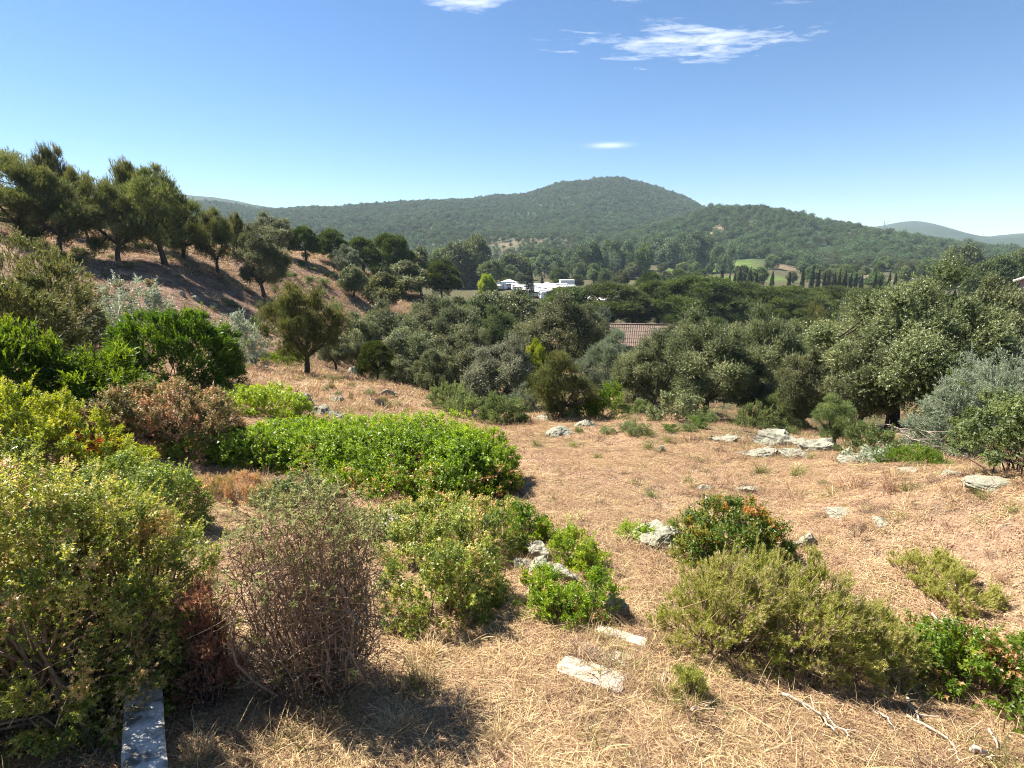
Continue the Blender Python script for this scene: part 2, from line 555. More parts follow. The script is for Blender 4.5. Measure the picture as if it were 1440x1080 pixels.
M['straw'] = leaf_mat('dry_grass_blade', [(0, (.22, .145, .075)), (.5, (.47, .34, .18)), (1, (.68, .54, .33))], trans=.3, tboost=1.1, rough=.5, spec=.3, jitter=.22)
M['rust'] = leaf_mat('rusty_dry_grass_blade', [(0, (.18, .105, .062)), (.5, (.38, .245, .145)), (1, (.56, .41, .26))], trans=.3, tboost=1.1, rough=.55, spec=.25, jitter=.2)
M['greengrass'] = leaf_mat('green_grass_blade', [(0, (.09, .11, .03)), (.5, (.19, .20, .055)), (.85, (.32, .30, .11)), (1, (.46, .36, .17))], trans=.35, tboost=1.3, jitter=.15)
M['hill'] = leaf_mat('hill_tree_leaf', [(0, (.036, .060, .026)), (.5, (.085, .125, .048)), (1, (.185, .215, .088))], trans=.18, tboost=1.3, rough=.6, spec=.2, jitter=.42)
M['valley'] = leaf_mat('valley_tree_leaf', [(0, (.042, .062, .018)), (.5, (.092, .125, .034)), (1, (.20, .21, .070))], trans=.25, tboost=1.4, rough=.55, spec=.25, jitter=.35)
M['bark'] = noise_mat('bark', [(.3, (.040, .030, .024)), (.7, (.12, .095, .075))], scale=9, stretch=(1, 1, .25), bump=.8, bdist=.03)
M['twig'] = noise_mat('twig', [(.3, (.15, .10, .065)), (.7, (.34, .24, .16))], scale=14, bump=.2, bdist=.004)
M['darktwig'] = noise_mat('dark_twig', [(.3, (.060, .036, .028)), (.7, (.17, .105, .075))], scale=14, bump=.2, bdist=.004)
M['deadwood'] = noise_mat('bleached_wood', [(.3, (.26, .20, .15)), (.7, (.52, .45, .36))], scale=11, stretch=(3, 3, .6), bump=.3, bdist=.004)


def rock_material():
    m, N, L = mat_new('lichen_rock')
    tc = N.new('ShaderNodeTexCoord')
    n1 = node(N, 'ShaderNodeTexNoise', i_Scale=3.2, i_Detail=9, i_Roughness=.68, i_Distortion=.5)
    n2 = node(N, 'ShaderNodeTexNoise', i_Scale=14, i_Detail=8, i_Roughness=.7)
    n3 = node(N, 'ShaderNodeTexVoronoi', i_Scale=5.0)
    n3.feature = 'DISTANCE_TO_EDGE'
    for n in (n1, n2, n3):
        L.new(tc.outputs['Object'], n.inputs['Vector'])
    r1 = ramp(N, [(.30, (.075, .062, .050)), (.46, (.20, .172, .14)), (.68, (.37, .335, .28))])
    L.new(n1.outputs[0], r1.inputs[0])
    r2 = ramp(N, [(.42, (1, 1, 1)), (.62, (0, 0, 0))])
    L.new(n2.outputs[0], r2.inputs[0])
    mx = N.new('ShaderNodeMix')
    mx.data_type = 'RGBA'
    mx.inputs[7].default_value = (.27, .275, .20, 1)
    L.new(r2.outputs[0], mx.inputs[0])
    L.new(r1.outputs[0], mx.inputs[6])
    pb = N.new('ShaderNodeBsdfPrincipled')
    pb.inputs['Roughness'].default_value = .9
    pb.inputs['Specular IOR Level'].default_value = .2
    L.new(mx.outputs[2], pb.inputs['Base Color'])
    ad = N.new('ShaderNodeMath')
    ad.operation = 'MULTIPLY_ADD'
    ad.inputs[1].default_value = .35
    r3 = ramp(N, [(0, (0, 0, 0)), (.06, (1, 1, 1))])
    L.new(n3.outputs[0], r3.inputs[0])
    L.new(r3.outputs[0], ad.inputs[0])
    L.new(n2.outputs[0], ad.inputs[2])
    b = N.new('ShaderNodeBump')
    b.inputs['Strength'].default_value = .75
    b.inputs['Distance'].default_value = .03
    L.new(ad.outputs[0], b.inputs['Height'])
    L.new(b.outputs[0], pb.inputs['Normal'])
    o = N.new('ShaderNodeOutputMaterial')
    L.new(pb.outputs[0], o.inputs[0])
    return m


M['rock'] = rock_material()


# ------------------------------------------------------------------ the ground sheet
def blob(x, y, cx, cy, rad, soft=.5):
    d = np.hypot(x - cx, y - cy) / rad
    return np.clip((1 + soft / 2 - d) / soft, 0, 1)


BARE = []                                   # bare tan places on the hills: x, y, radius
for px, py, rad in ((800, 346, 20), (765, 342, 14), (845, 345, 16), (715, 346, 12), (640, 300, 22), (560, 305, 26), (1003, 326, 10), (1016, 322, 12), (1212, 325, 34), (1222, 330, 22), (1065, 345, 10), (1105, 376, 20), (905, 384, 14), (712, 376, 12), (600, 322, 18), (690, 336, 30), (650, 345, 25), (740, 336, 25)):
    p, r_ = gp(px, py)
    BARE.append((p[0], p[1], rad * r_ / 760 * .9))
FIELD = []
for px, py, rx in ((1000, 379, 55), (1045, 378, 30), (950, 381, 25), (712, 371, 16)):
    p, r_ = gp(px, py)
    FIELD.append((p[0], p[1], rx * r_ / 760))


for px, r_, rad in ((965, 330, 24), (1010, 345, 30), (1050, 350, 26), (930, 310, 14)):
    p = at(px, r_)
    FIELD.append((p[0], p[1], rad))


def make_ground():
    az = np.unique(np.concatenate([np.arange(-180, -58, 6.0), np.arange(-58, 58, .5), np.arange(58, 180, 6.0)]))
    rr = np.concatenate([[.25], np.geomspace(.8, 4000, 270)])
    A_, R_ = np.meshgrid(np.radians(az), rr, indexing='ij')
    x, y = (np.sin(A_) * R_).ravel(), (np.cos(A_) * R_).ravel()
    z = ground(x, y)
    na, nr = len(az), len(rr)
    i = np.arange(na)[:, None]
    j = np.arange(nr - 1)[None]
    a, b = i * nr + j, ((i + 1) % na) * nr + j
    Fq = np.stack([a, a + 1, b + 1, b], -1).reshape(-1, 4)
    V = np.c_[x, y, z]
    V = np.concatenate([V, [[0, 0, ground(0, .01)[0]]]])
    cap = [[len(V) - 1, k * nr, ((k + 1) % na) * nr] for k in range(na)]
    mb = MB()
    mb.add(V, Fq, cap)
    m, N, L = mat_new('dry_hillside')
    tc = N.new('ShaderNodeTexCoord')

    def nz(scale, detail=6, rough=.6, dist=0):
        n = node(N, 'ShaderNodeTexNoise', i_Scale=scale, i_Detail=detail, i_Roughness=rough, i_Distortion=dist)
        L.new(tc.outputs['Object'], n.inputs['Vector'])
        return n.outputs[0]

    def mix(f, a_, b_):
        n = N.new('ShaderNodeMix')
        n.data_type = 'RGBA'
        for s_, v in ((0, f), (6, a_), (7, b_)):
            if isinstance(v, tuple):
                n.inputs[s_].default_value = (*v, 1)
            else:
                L.new(v, n.inputs[s_])
        return n.outputs[2]

    def rmp(v, *st):
        n = ramp(N, st)
        L.new(v, n.inputs[0])
        return n.outputs[0]

    def attr(n_):
        return node(N, 'ShaderNodeAttribute', attribute_name=n_).outputs['Fac']
    straw = rmp(nz(22, 8, .75, .6), (.30, (.15, .095, .055)), (.48, (.34, .23, .135)), (.68, (.54, .40, .25)))
    pink = rmp(nz(9, 8, .7, .4), (.32, (.16, .10, .068)), (.5, (.34, .22, .14)), (.7, (.50, .35, .23)))
    dry = mix(rmp(nz(.55, 4, .6, .6), (.40, (0, 0, 0)), (.60, (1, 1, 1))), straw, pink)
    dry = mix(rmp(nz(1.7, 5, .6, .8), (.63, (0, 0, 0)), (.74, (.6, .6, .6))), dry, (.20, .175, .15))
    dry = mix(rmp(nz(.8, 6, .65, .5), (.56, (0, 0, 0)), (.68, (.75, .75, .75))), dry, rmp(nz(30, 5, .7), (.35, (.10, .068, .048)), (.65, (.24, .165, .115))))
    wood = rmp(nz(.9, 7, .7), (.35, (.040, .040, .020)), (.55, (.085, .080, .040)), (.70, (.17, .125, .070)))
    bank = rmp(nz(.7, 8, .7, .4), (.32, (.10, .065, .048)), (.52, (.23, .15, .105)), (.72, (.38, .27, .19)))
    hill = rmp(nz(.035, 8, .7), (.38, (.024, .042, .022)), (.60, (.045, .062, .034)), (.76, (.085, .085, .052)))
    bare = rmp(nz(.08, 8, .7), (.35, (.12, .09, .055)), (.6, (.27, .20, .13)))
    field = rmp(nz(.12, 6, .6), (.35, (.06, .095, .022)), (.65, (.11, .15, .04)))
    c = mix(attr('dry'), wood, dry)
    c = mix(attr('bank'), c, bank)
    c = mix(attr('hill'), c, hill)
    c = mix(attr('bare'), c, bare)
    c = mix(attr('field'), c, field)
    pb = N.new('ShaderNodeBsdfPrincipled')
    pb.inputs['Roughness'].default_value = .95
    pb.inputs['Specular IOR Level'].default_value = .1
    L.new(c, pb.inputs['Base Color'])
    b = N.new('ShaderNodeBump')
    b.inputs['Strength'].default_value = .8
    b.inputs['Distance'].default_value = .05
    L.new(nz(16, 9, .75), b.inputs['Height'])
    b2 = N.new('ShaderNodeBump')
    b2.inputs['Strength'].default_value = 1.0
    b2.inputs['Distance'].default_value = .5
    L.new(nz(.9, 7, .7), b2.inputs['Height'])
    L.new(b.outputs[0], b2.inputs['Normal'])
    L.new(b2.outputs[0], pb.inputs['Normal'])
    o = N.new('ShaderNodeOutputMaterial')
    L.new(pb.outputs[0], o.inputs[0])
    me = mb.mesh('ground', m, smooth=True)
    x, y = V[:, 0], V[:, 1]
    r = np.hypot(x, y)
    azv = np.degrees(np.arctan2(x, y))
    p2 = np.stack([x, y], -1)
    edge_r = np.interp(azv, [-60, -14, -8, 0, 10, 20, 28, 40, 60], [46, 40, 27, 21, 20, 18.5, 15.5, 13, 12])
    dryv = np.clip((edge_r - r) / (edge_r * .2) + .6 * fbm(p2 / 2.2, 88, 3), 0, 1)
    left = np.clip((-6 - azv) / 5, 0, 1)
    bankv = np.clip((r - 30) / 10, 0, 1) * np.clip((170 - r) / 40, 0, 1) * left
    hillv = np.clip((r - 430) / 60, 0, 1)
    barev = np.zeros(len(x))
    for cx, cy_, rad in BARE:
        barev = np.maximum(barev, np.clip(blob(x, y, cx, cy_, rad, .7) + .35 * fbm(p2 / 14, 3, 3) * (blob(x, y, cx, cy_, rad * 1.4) > 0), 0, 1))
    low = np.clip((760 - r) / 90, 0, 1) * np.clip((r - 520) / 40, 0, 1) * np.clip((9 - azv) / 5, 0, 1)
    barev = np.maximum(barev, np.clip(low * (.20 + .8 * fbm(p2 / 22, 13, 3)), 0, .7))
    fieldv = np.zeros(len(x))
    for cx, cy_, rad in FIELD:
        fieldv = np.maximum(fieldv, blob(x, y, cx, cy_, rad, .3))
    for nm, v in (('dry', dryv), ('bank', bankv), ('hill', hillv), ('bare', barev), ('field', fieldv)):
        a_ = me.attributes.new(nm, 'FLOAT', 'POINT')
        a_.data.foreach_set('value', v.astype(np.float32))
    g = obj('ground', me, kind='structure')
    g['label'] = 'dry grassy hillside falling to a wooded valley and hills'
    return g


make_ground()


# ------------------------------------------------------------------ foliage from small sprigs
def sprig(kind, k=9, seed=0):
    """leaves of one sprig of length 1 along +Z: V (k,4,3)"""
    rg = np.random.default_rng(seed)
    out = []
    for i in range(k):
        t = (i + .5) / k
        phi = i * 2.4 + rg.uniform(-.4, .4)
        if kind == 'broad':
            base, ang, ln, wd, fold = t * .85, R(rg.uniform(35, 75)), .34 * rg.uniform(.8, 1.2), .17, .03
        elif kind == 'oval':
            base, ang, ln, wd, fold = t * .9, R(rg.uniform(40, 85)), .26 * rg.uniform(.8, 1.2), .20, .03
        elif kind == 'narrow':
            base, ang, ln, wd, fold = t * .8, R(rg.uniform(20, 50)), .42 * rg.uniform(.8, 1.2), .10, .01
        elif kind == 'needle':
            base, ang, ln, wd, fold = t * .35, R(rg.uniform(8, 55)), .75 * rg.uniform(.8, 1.2), .075, 0
        else:  # scale
            base, ang, ln, wd, fold = t * .75, R(rg.uniform(15, 40)), .36 * rg.uniform(.8, 1.2), .13, .01
        d = np.array([math.sin(ang) * math.cos(phi), math.sin(ang) * math.sin(phi), math.cos(ang)])
        roll = rg.uniform(-.9, .9)
        s0 = unit(np.cross(d, [0, 0, 1.0]) + 1e-6)
        n0 = np.cross(s0, d)
        s = s0 * math.cos(roll) + n0 * math.sin(roll)
        n = np.cross(s, d)
        b = np.array([0, 0, base])
        out.append([b, b + d * ln * .5 + s * wd / 2 + n * fold, b + d * ln, b + d * ln * .5 - s * wd / 2 + n * fold])
    return np.array(out)


SPR = {(kd, k, s): sprig(kd, k, s) for kd in ('broad', 'oval', 'narrow', 'needle', 'scale') for k in (5, 8, 12) for s in range(3)}


def sprigs(mb, P, D, size, kind, rg, k=8, tint=None, tvar=.18, tri=True):
    """put a sprig at every P pointing along D"""
    P, D = np.asarray(P, float), unit(np.asarray(D, float))
    n = len(P)
    if n == 0:
        return
    size = np.broadcast_to(np.asarray(size, float), (n,)) * rg.uniform(.75, 1.25, n)
    tint = np.full(n, .45) if tint is None else np.broadcast_to(np.asarray(tint, float), (n,))
    A = unit(np.cross(D, unit(rg.normal(size=(n, 3)))))
    B = np.cross(D, A)
    which = rg.integers(0, 3, n)
    for s in range(3):
        ii = np.where(which == s)[0]
        if not len(ii):
            continue
        T = SPR[(kind, k, s)]
        if tri:                              # base corner pair and tip: same area as the four-cornered leaf
            w_ = (T[:, 1] - T[:, 3]) * .5
            T = np.stack([T[:, 0] + w_, T[:, 2], T[:, 0] - w_], 1)
        T = T.reshape(-1, 3)
        V = P[ii, None] + size[ii, None, None] * (T[None, :, 0:1] * A[ii, None] + T[None, :, 1:2] * B[ii, None] + T[None, :, 2:3] * D[ii, None])
        m_ = len(ii) * k
        tt = np.clip(np.repeat(tint[ii], k) + rg.normal(0, tvar, m_) * np.where(np.repeat(tint[ii], k) > .86, .15, 1), 0, 1)
        tt = np.where((np.repeat(tint[ii], k) < .84) & (tt > .84), .84, tt)
        if tri:
            mb.add(V.reshape(-1, 3), F3=np.arange(m_ * 3).reshape(-1, 3), tint=tt)
        else:
            mb.add(V.reshape(-1, 3), np.arange(m_ * 4).reshape(-1, 4), tint=tt)


def bez(a, b, bend, n=6):
    t = np.linspace(0, 1, n)[:, None]
    a, b, bend = np.asarray(a, float), np.asarray(b, float), np.asarray(bend, float)
    return a * (1 - t) ** 2 + 2 * bend * t * (1 - t) + b * t ** 2


# ------------------------------------------------------------------ trees
def gen_tree(kind, seed, lod):
    """unit tree: total height 1, crown width 1 -> (trunk mesh, crown mesh)"""
    rg = np.random.default_rng(seed * 31 + 7)
    tm, cm = MB(), MB()
    q = {-1: 1.6, 0: 1.0, 1: .30, 2: .075}[lod]
    ls = {-1: .76, 0: 1.0, 1: 1.75, 2: 3.0}[lod]
    loose = .45 if lod < 0 else .22
    lod = max(lod, 0)
    C, CR = [], []
    if kind in ('oak', 'valley', 'hill', 'olive'):
        n = {0: 66, 1: 46, 2: 26}[lod]
        zc, rx, rz_ = .55, .5, .45
        while len(C) < n:
            p = rg.uniform(-1, 1, 3)
            d = np.linalg.norm(p)
            if d > 1 or (d < .45 and rg.random() < .8) or p[2] < -.75:
                continue
            lump = 1 + .36 * vnoise(p[None] * 2.0 + seed * 9.1, seed)[0]
            w = 1.0 if p[2] > -.2 else .85
            C.append([p[0] * rx * w * lump * .86, p[1] * rx * w * lump * .86, zc + p[2] * rz_ * lump * .86])
            CR.append(rg.uniform(.055, .13) * (1.0 if lod == 0 else 1.25 if lod == 1 else 1.7))
        per, sz, sk, kk = int(185 * q * 95 / n), .045 * ls, 'broad', 8
        if kind == 'olive':
            sk, sz = 'narrow', .046 * ls
        fork = .20
    elif kind == 'pine':
        n = {0: 60, 1: 40, 2: 24}[lod]
        while len(C) < n:
            p = rg.uniform(-1, 1, 3)
            d = np.linalg.norm(p)
            if d > 1 or d < .3:
                continue
            lump = 1 + .42 * vnoise(p[None] * 2.0 + seed * 5.7, seed)[0]
            w = .62 + .38 * (1 - abs(p[2] + .25))
            C.append([p[0] * .46 * lump * w * 1.15, p[1] * .46 * lump * w * 1.15, .58 + p[2] * .40 * lump])
            CR.append(rg.uniform(.06, .17) * (1.0 if lod == 0 else 1.25 if lod == 1 else 1.6))
        per, sz, sk, kk = int(120 * q * 80 / n), .046 * ls, 'needle', 8
        fork = .2
    elif kind == 'stonepine':
        n = {0: 80, 1: 60, 2: 26}[lod]
        while len(C) < n:
            a, d = rg.uniform(0, 6.283), math.sqrt(rg.random())
            z = .40 + .56 * math.sqrt(max(0, 1 - d * d)) * (1 if rg.random() < .5 else rg.uniform(-.3, 1))
            z += .03 * vnoise(np.array([[math.cos(a) * d * 3 + seed, math.sin(a) * d * 3]]), seed)[0]
            C.append([math.cos(a) * d * .44, math.sin(a) * d * .44, z - .08])
            CR.append(rg.uniform(.075, .11) * (1.0 if lod == 0 else 1.2 if lod == 1 else 1.7))
        per, sz, sk, kk = int(130 * q * 80 / n), .06 * ls, 'needle', 8
        if lod == 1:
            per, sz = int(per * 2.1), sz * .62
        fork = .35
    elif kind == 'poplar':
        n = {0: 70, 1: 45, 2: 22}[lod]
        for i in range(n):
            t = rg.random()
            wd = .42 * math.sin(math.pi * (.12 + .86 * t) ** .8) ** .6
            a, d = rg.uniform(0, 6.283), rg.uniform(.4, 1)
            C.append([math.cos(a) * d * wd, math.sin(a) * d * wd, .12 + .84 * t])
            CR.append(rg.uniform(.07, .13) * (1.0 if lod == 0 else 1.2 if lod == 1 else 1.5))
        per, sz, sk, kk = int(150 * q * 70 / n), .045 * ls, 'oval', 8
        fork = .12
    elif kind == 'cypress':
        n = 34
        for i in range(n):
            t = (i + .5) / n
            wd = .46 * (1 - t) ** .65 * min(1, t * 7)
            a = i * 2.4
            C.append([math.cos(a) * wd * .6, math.sin(a) * wd * .6, .03 + .93 * t])
            CR.append(max(.06, wd * .55))
        per, sz, sk, kk = 26, .10, 'scale', 8
        fork = .05
    C, CR = np.array(C), np.array(CR)
    # unit size
    ext = CR[:, None] * .9 + sz * .6
    wx = (np.percentile(np.abs(C[:, :2]) + ext, 96)) * 2
    C[:, :2] /= wx
    C[:, 2] /= (C[:, 2] + ext[:, 0] * .85).max()
    # trunk and limbs
    lean = rg.normal(0, .04, 2)
    top = np.array([lean[0], lean[1], fork])
    sides = 7 if lod == 0 else 4
    tr = .032 if kind not in ('cypress', 'poplar') else .02
    tm.tube(bez((0, 0, -.03), top, (rg.normal(0, .02), rg.normal(0, .02), fork * .5)), np.linspace(tr * 1.35, tr * .9, 6), sides)
    limbs = []
    nl = {0: 8, 1: 5, 2: 3}[lod]
    if kind in ('cypress', 'poplar'):
        P = bez(top, (0, 0, .9), (.02, 0, .5), 8)
        tm.tube(P, np.linspace(tr * .9, .004, 8), sides)
        limbs.append(P)
    else:
        a0 = rg.uniform(0, 6.28)
        for i in range(nl):
            a = a0 + i * 2 * math.pi / nl + rg.normal(0, .25)
            d = np.array([math.cos(a), math.sin(a)])
            j = np.argmax(C[:, :2] @ d * rg.uniform(.5, 1) + C[:, 2] * rg.uniform(0, .7))
            e = C[j] * .9 + top * .1
            mid = top * .5 + e * .5 + np.array([d[0] * .05, d[1] * .05, -.02 if kind != 'stonepine' else .0]) + rg.normal(0, .03, 3)
            P = bez(top, e, mid, 8)
            tm.tube(P, np.linspace(tr * .7, .006, 8), max(3, sides - 2))
            limbs.append(P)
    allp = np.concatenate(limbs)
    if lod < 2:
        for c in C:
            k = np.argmin(((allp - c * np.array([1, 1, 1.08])) ** 2).sum(-1))
            a = allp[k]
            tm.tube(bez(a, c, (a + c) / 2 + np.array([0, 0, -.02]) + rg.normal(0, .015, 3), 5), np.linspace(.0085, .0025, 5), 3)
    # foliage
    ctr = np.array([0, 0, .5])
    P, D, T = [], [], []
    for c, r in zip(C, CR):
        m_ = max(3, int(per * (r / .1) ** 1.4))
        d = unit(rg.normal(size=(m_, 3)) + np.array([0, 0, .75]) + unit(c - ctr) * .5)
        flat = np.array([1.1, 1.1, .9 if kind == 'pine' else .72]) if kind in ('pine', 'stonepine') else np.array([1, 1, .85])
        p = c + d * r * flat * (rg.random((m_, 1)) ** (.55 if kind == 'pine' else loose)) * (1 + (.3 if loose > .3 else .2) * rg.normal(size=(m_, 1)))
        out = unit(c - ctr)
        P.append(p)
        if kind == 'cypress':
            D.append(d * .35 + np.array([0, 0, 1.0]) + rg.normal(0, .1, (m_, 3)))
        elif kind in ('pine', 'stonepine'):
            D.append(d * .6 + out * .4 + np.array([0, 0, .75]) + rg.normal(0, .25, (m_, 3)))
        else:
            D.append(d * .8 + out * .45 + np.array([0, 0, .25]) + rg.normal(0, .35, (m_, 3)))
        T.append(np.clip(rg.normal(.45, .17) + rg.normal(0, .06, m_), .05, .8))
    sprigs(cm, np.concatenate(P), np.concatenate(D), sz, sk, rg, kk, np.concatenate(T), .14)
    return tm, cm


TREE_CACHE = {}


def tree_meshes(kind, leaf, var, lod):
    key = (kind if kind != 'valley' else 'oak', var, lod)
    if key not in TREE_CACHE:
        tm, cm = gen_tree(kind, var + 1, lod)
        TREE_CACHE[key] = (tm.mesh('trunk', M['bark'], True), cm.mesh('crown', M['oak']))
    return TREE_CACHE[key]


def dress(o, leaf):
    o.material_slots[0].link = 'OBJECT'
    o.material_slots[0].material = M[leaf]


TRG = np.random.default_rng(5)
TREES = []


def tree(name, label, px, r, top, w, kind='oak', leaf=None, lod=None, group=None, cat='tree', base=None, var=None):
    """a tree whose crown is w photograph pixels wide, r metres away, reaching up to row top"""
    if base is not None:
        p, r = gp(px, base)
    else:
        p = at(px, r, top + 30)
    z1 = z_at(px, top, r)
    h = max(z1 - p[2], .6)
    wid = w * depth(np.array([p[0], p[1], z1])) / F
    lod = lod if lod is not None else (0 if r < 62 else 1 if r < 150 else 2)
    nvar = {0: 2, 1: 2, 2: 3}[lod]
    var = int(TRG.integers(0, nvar)) if var is None else var
    if kind == 'oak' and lod == 0 and wid > 4.6:
        lod, var = -1, 0
    elif kind == 'oak' and lod == 0:
        var = 1
    leaf = leaf or {'oak': 'oak', 'pine': 'pine', 'stonepine': 'stone_pine', 'olive': 'olive', 'poplar': 'poplar', 'cypress': 'cypress', 'valley': 'valley'}[kind]
    tmesh, cmesh = tree_meshes(kind, leaf, var, lod)
    o = thing(name, label, cat, (p[0], p[1], p[2]), float(TRG.uniform(0, 6.28)), group, (wid, wid, h))
    obj('trunk', tmesh, o)
    dress(obj('crown', cmesh, o, kind='stuff'), leaf)
    TREES.append((p[0], p[1], wid / 2))
    return o


def ridge(px, r, top, w, label, **kw):
    return tree('pine_tree', label, px, r, top, w * .88, 'pine', group='pines along the left hilltop', **kw)


# pines on the hilltop to the left
ridge(15, 56, 212, 150, 'dense dark pine at the left edge on top of the bank')
ridge(68, 72, 206, 62, 'thin high-topped pine rising behind the dense dark pines')
ridge(66, 54, 232, 120, 'broad dark pine second from the left edge on the bank')
ridge(112, 66, 238, 60, 'sparse grey-trunked pine in the gap beside the two dense dark pines')
ridge(152, 55, 252, 105, 'yellowish green pine left of the tallest pine above the shaded bank')
ridge(178, 66, 226, 78, 'open airy pine showing above the yellowish green pine')
ridge(216, 56, 232, 118, 'tallest broad pine in the middle of the group on the bank')
ridge(248, 60, 262, 80, 'lower pine leaning out at the right end of the hilltop group')
ridge(298, 58, 291, 68, 'small flat-layered pine standing alone where the bank starts to drop')
ridge(333, 68, 300, 30, 'slim young pine just right of the small flat-layered pine')
tree('holm_oak', 'dark narrow oak at the right end of the shaded bank', 364, 56, 316, 72, 'oak')
tree('holm_oak', 'dark oak behind the crest left of the sunlit track', 388, 84, 299, 66, 'oak', lod=0)
tree('umbrella_pine', 'round umbrella pine casting a shadow on the sunlit track', 429, 84, 317, 44, 'stonepine', lod=0)
tree('umbrella_pine', 'taller umbrella pine beside the one with the cast shadow', 466, 88, 321, 50, 'stonepine', lod=0)
tree('olive_tree', 'small light green tree on the edge of the sunlit track', 486, 82, 344, 40, 'olive', lod=0)
tree('umbrella_pine', 'dark pine between the small light tree and the round crowned pine', 510, 96, 333, 52, 'stonepine')
tree('umbrella_pine', 'big round crowned pine at the end of the ridge', 550, 100, 328, 66, 'stonepine')
tree('holm_oak', 'rounded oak just right of the ridge-end pine', 592, 104, 350, 58, 'oak')
tree('umbrella_pine', 'single umbrella pine on the bare slope above the ravine', 622, 98, 364, 54, 'stonepine')
tree('holm_oak', 'grey-green oak below the round crowned ridge-end pine', 572, 94, 368, 66, 'oak')
tree('holm_oak', 'bushy low oak halfway down the sunlit slope', 541, 78, 384, 60, 'oak', leaf='pine')
tree('holm_oak', 'small sparse oak under the sunlit track', 496, 76, 373, 40, 'oak')
tree('holm_oak', 'oak with a bare foot left of the track shadow', 350, 74, 330, 40, 'oak')
# nearer single trees
tree('pine_tree', 'open pine with several dark stems on the near grassy slope', 432, 30, 396, 106, 'pine', base=527)
tree('umbrella_pine', 'ball-shaped small tree right of the open pine', 529, 29, 479, 54, 'stonepine', cat='small tree')
tree('small_pine', 'bronze-green many-stemmed tree at the top edge of the clearing', 788, 18, 493, 102, 'pine', base=590)
tree('juniper_tree', 'crooked small juniper behind the large pale outcrop', 1172, 17, 555, 68, 'olive', leaf='greyolive', base=628, cat='small tree')
# the oaks in the ravine
OAKS = [
    (500, 48, 440, 76, 'oak', 'small oak at the left end of the ravine wood'), (548, 52, 424, 100, 'oak', 'tall oak behind the ball-shaped small tree'),
    (600, 60, 415, 96, 'oak', 'far oak in the middle of the ravine wood'), (648, 58, 420, 100, 'oak', 'wide oak below the lone umbrella pine'),
    (578, 42, 452, 120, 'oak', 'big rounded oak right behind the ball-shaped tree'), (640, 42, 458, 110, 'oak', 'dark rounded oak in the middle of the ravine edge'),
    (690, 70, 412, 84, 'oak', 'oak whose top touches the caravans at their left end'), (728, 78, 409, 74, 'oak', 'green oak under the single tall cypress'),
    (700, 34, 474, 110, 'oakgrey', 'pale silvery oak behind the round green shrubs'), (670, 64, 424, 74, 'valley', 'fresh green tree between two grey oaks of the ravine'),
    (706, 56, 430, 78, 'valley', 'fresh green tree left of the large dark oak'),
    (785, 48, 411, 128, 'oak', 'large dark oak in front of the caravans'), (828, 52, 428, 74, 'oak', 'right shoulder oak joined to the large dark oak'),
    (752, 36, 478, 44, 'lime', 'small yellowish tree beside the pale silvery oak'), (846, 62, 434, 60, 'olive', 'feathery grey-green tree next to the tiled roof'),
    (858, 36, 468, 90, 'olive', 'grey olive tree below the tiled roof'), (920, 33, 462, 110, 'oak', 'oak partly hiding the tiled roof'),
    (1004, 28, 438, 140, 'oak', 'tall oak with visible dark stem at the clearing edge'), (962, 44, 452, 80, 'oak', 'oak to the right of the tiled roof'),
    (1092, 36, 432, 120, 'oak', 'broad oak left of the largest oak'), (1052, 50, 440, 80, 'oak', 'oak between the dark-stemmed oak and the broad oak'),
    (1150, 58, 430, 70, 'pine', 'brownish pine showing between the broad oak and largest oak'), (1196, 40, 412, 84, 'oak', 'oak leaning against the left side of the largest oak'),
    (1290, 25, 372, 250, 'oak', 'largest oak standing over the right of the clearing'), (1395, 34, 392, 130, 'oak', 'oak to the right of the largest oak'),
    (1140, 27, 492, 84, 'oak', 'low oak with pale ground showing beside it'), (1432, 44, 428, 90, 'oak', 'oak at the right edge below the pink house'),
    (1225, 24, 470, 110, 'oak', 'lower front bough oak left of the black hollow'), (1360, 26, 470, 120, 'oak', 'lower oak on the right flank of the largest oak'),
    (1120, 46, 470, 60, 'olive', 'light green tree under the broad oak'), (895, 40, 500, 70, 'oak', 'low oak beneath the tiled roof oak'),
    (610, 34, 492, 60, 'oak', 'low shaded oak at the ravine edge'), (560, 36, 500, 60, 'oak', 'low dark oak beside the ball-shaped tree'),
    (944, 52, 458, 56, 'oak', 'oak covering the right end of the tiled roof'), (470, 42, 470, 50, 'oak', 'low grey oak behind the open pine'), (1060, 30, 500, 70, 'oak', 'low oak with a bare stem below the broad oak'),
]
for (px, r, top, w, leaf, lab) in OAKS:
    kd = {'oakgrey': 'oak', 'valley': 'oak', 'lime': 'oak'}.get(leaf, leaf)
    tree({'oak': 'holm_oak', 'pine': 'pine_tree', 'olive': 'olive_tree'}[kd], lab, px, r, top, w, kd, leaf=leaf, group='trees in the ravine')
# umbrella pines beyond the ravine
for (px, r, top, w, lab) in (
        (800, 112, 402, 84, 'umbrella pine just right of the caravans'), (858, 112, 395, 120, 'wide umbrella pine above the feathery grey tree'),
        (912, 150, 381, 48, 'round yellowish pine rising behind the umbrella pines'), (928, 116, 394, 90, 'umbrella pine above the tiled roof'),
        (985, 114, 387, 130, 'tallest umbrella pine right of the tiled roof'), (1042, 120, 395, 100, 'umbrella pine right of the tallest umbrella pine'),
        (1100, 118, 401, 110, 'flat-topped umbrella pine behind the broad oak'), (1165, 125, 401, 110, 'bright topped umbrella pine left of the largest oak'),
        (1212, 130, 404, 70, 'last umbrella pine before the largest oak'), (1135, 112, 414, 80, 'low umbrella pine in front of the bright topped one'),
        (890, 118, 408, 70, 'low umbrella pine over the roof ridge')):
    tree('umbrella_pine', lab, px, r, top, w, 'stonepine', group='umbrella pines in the valley', lod=1)
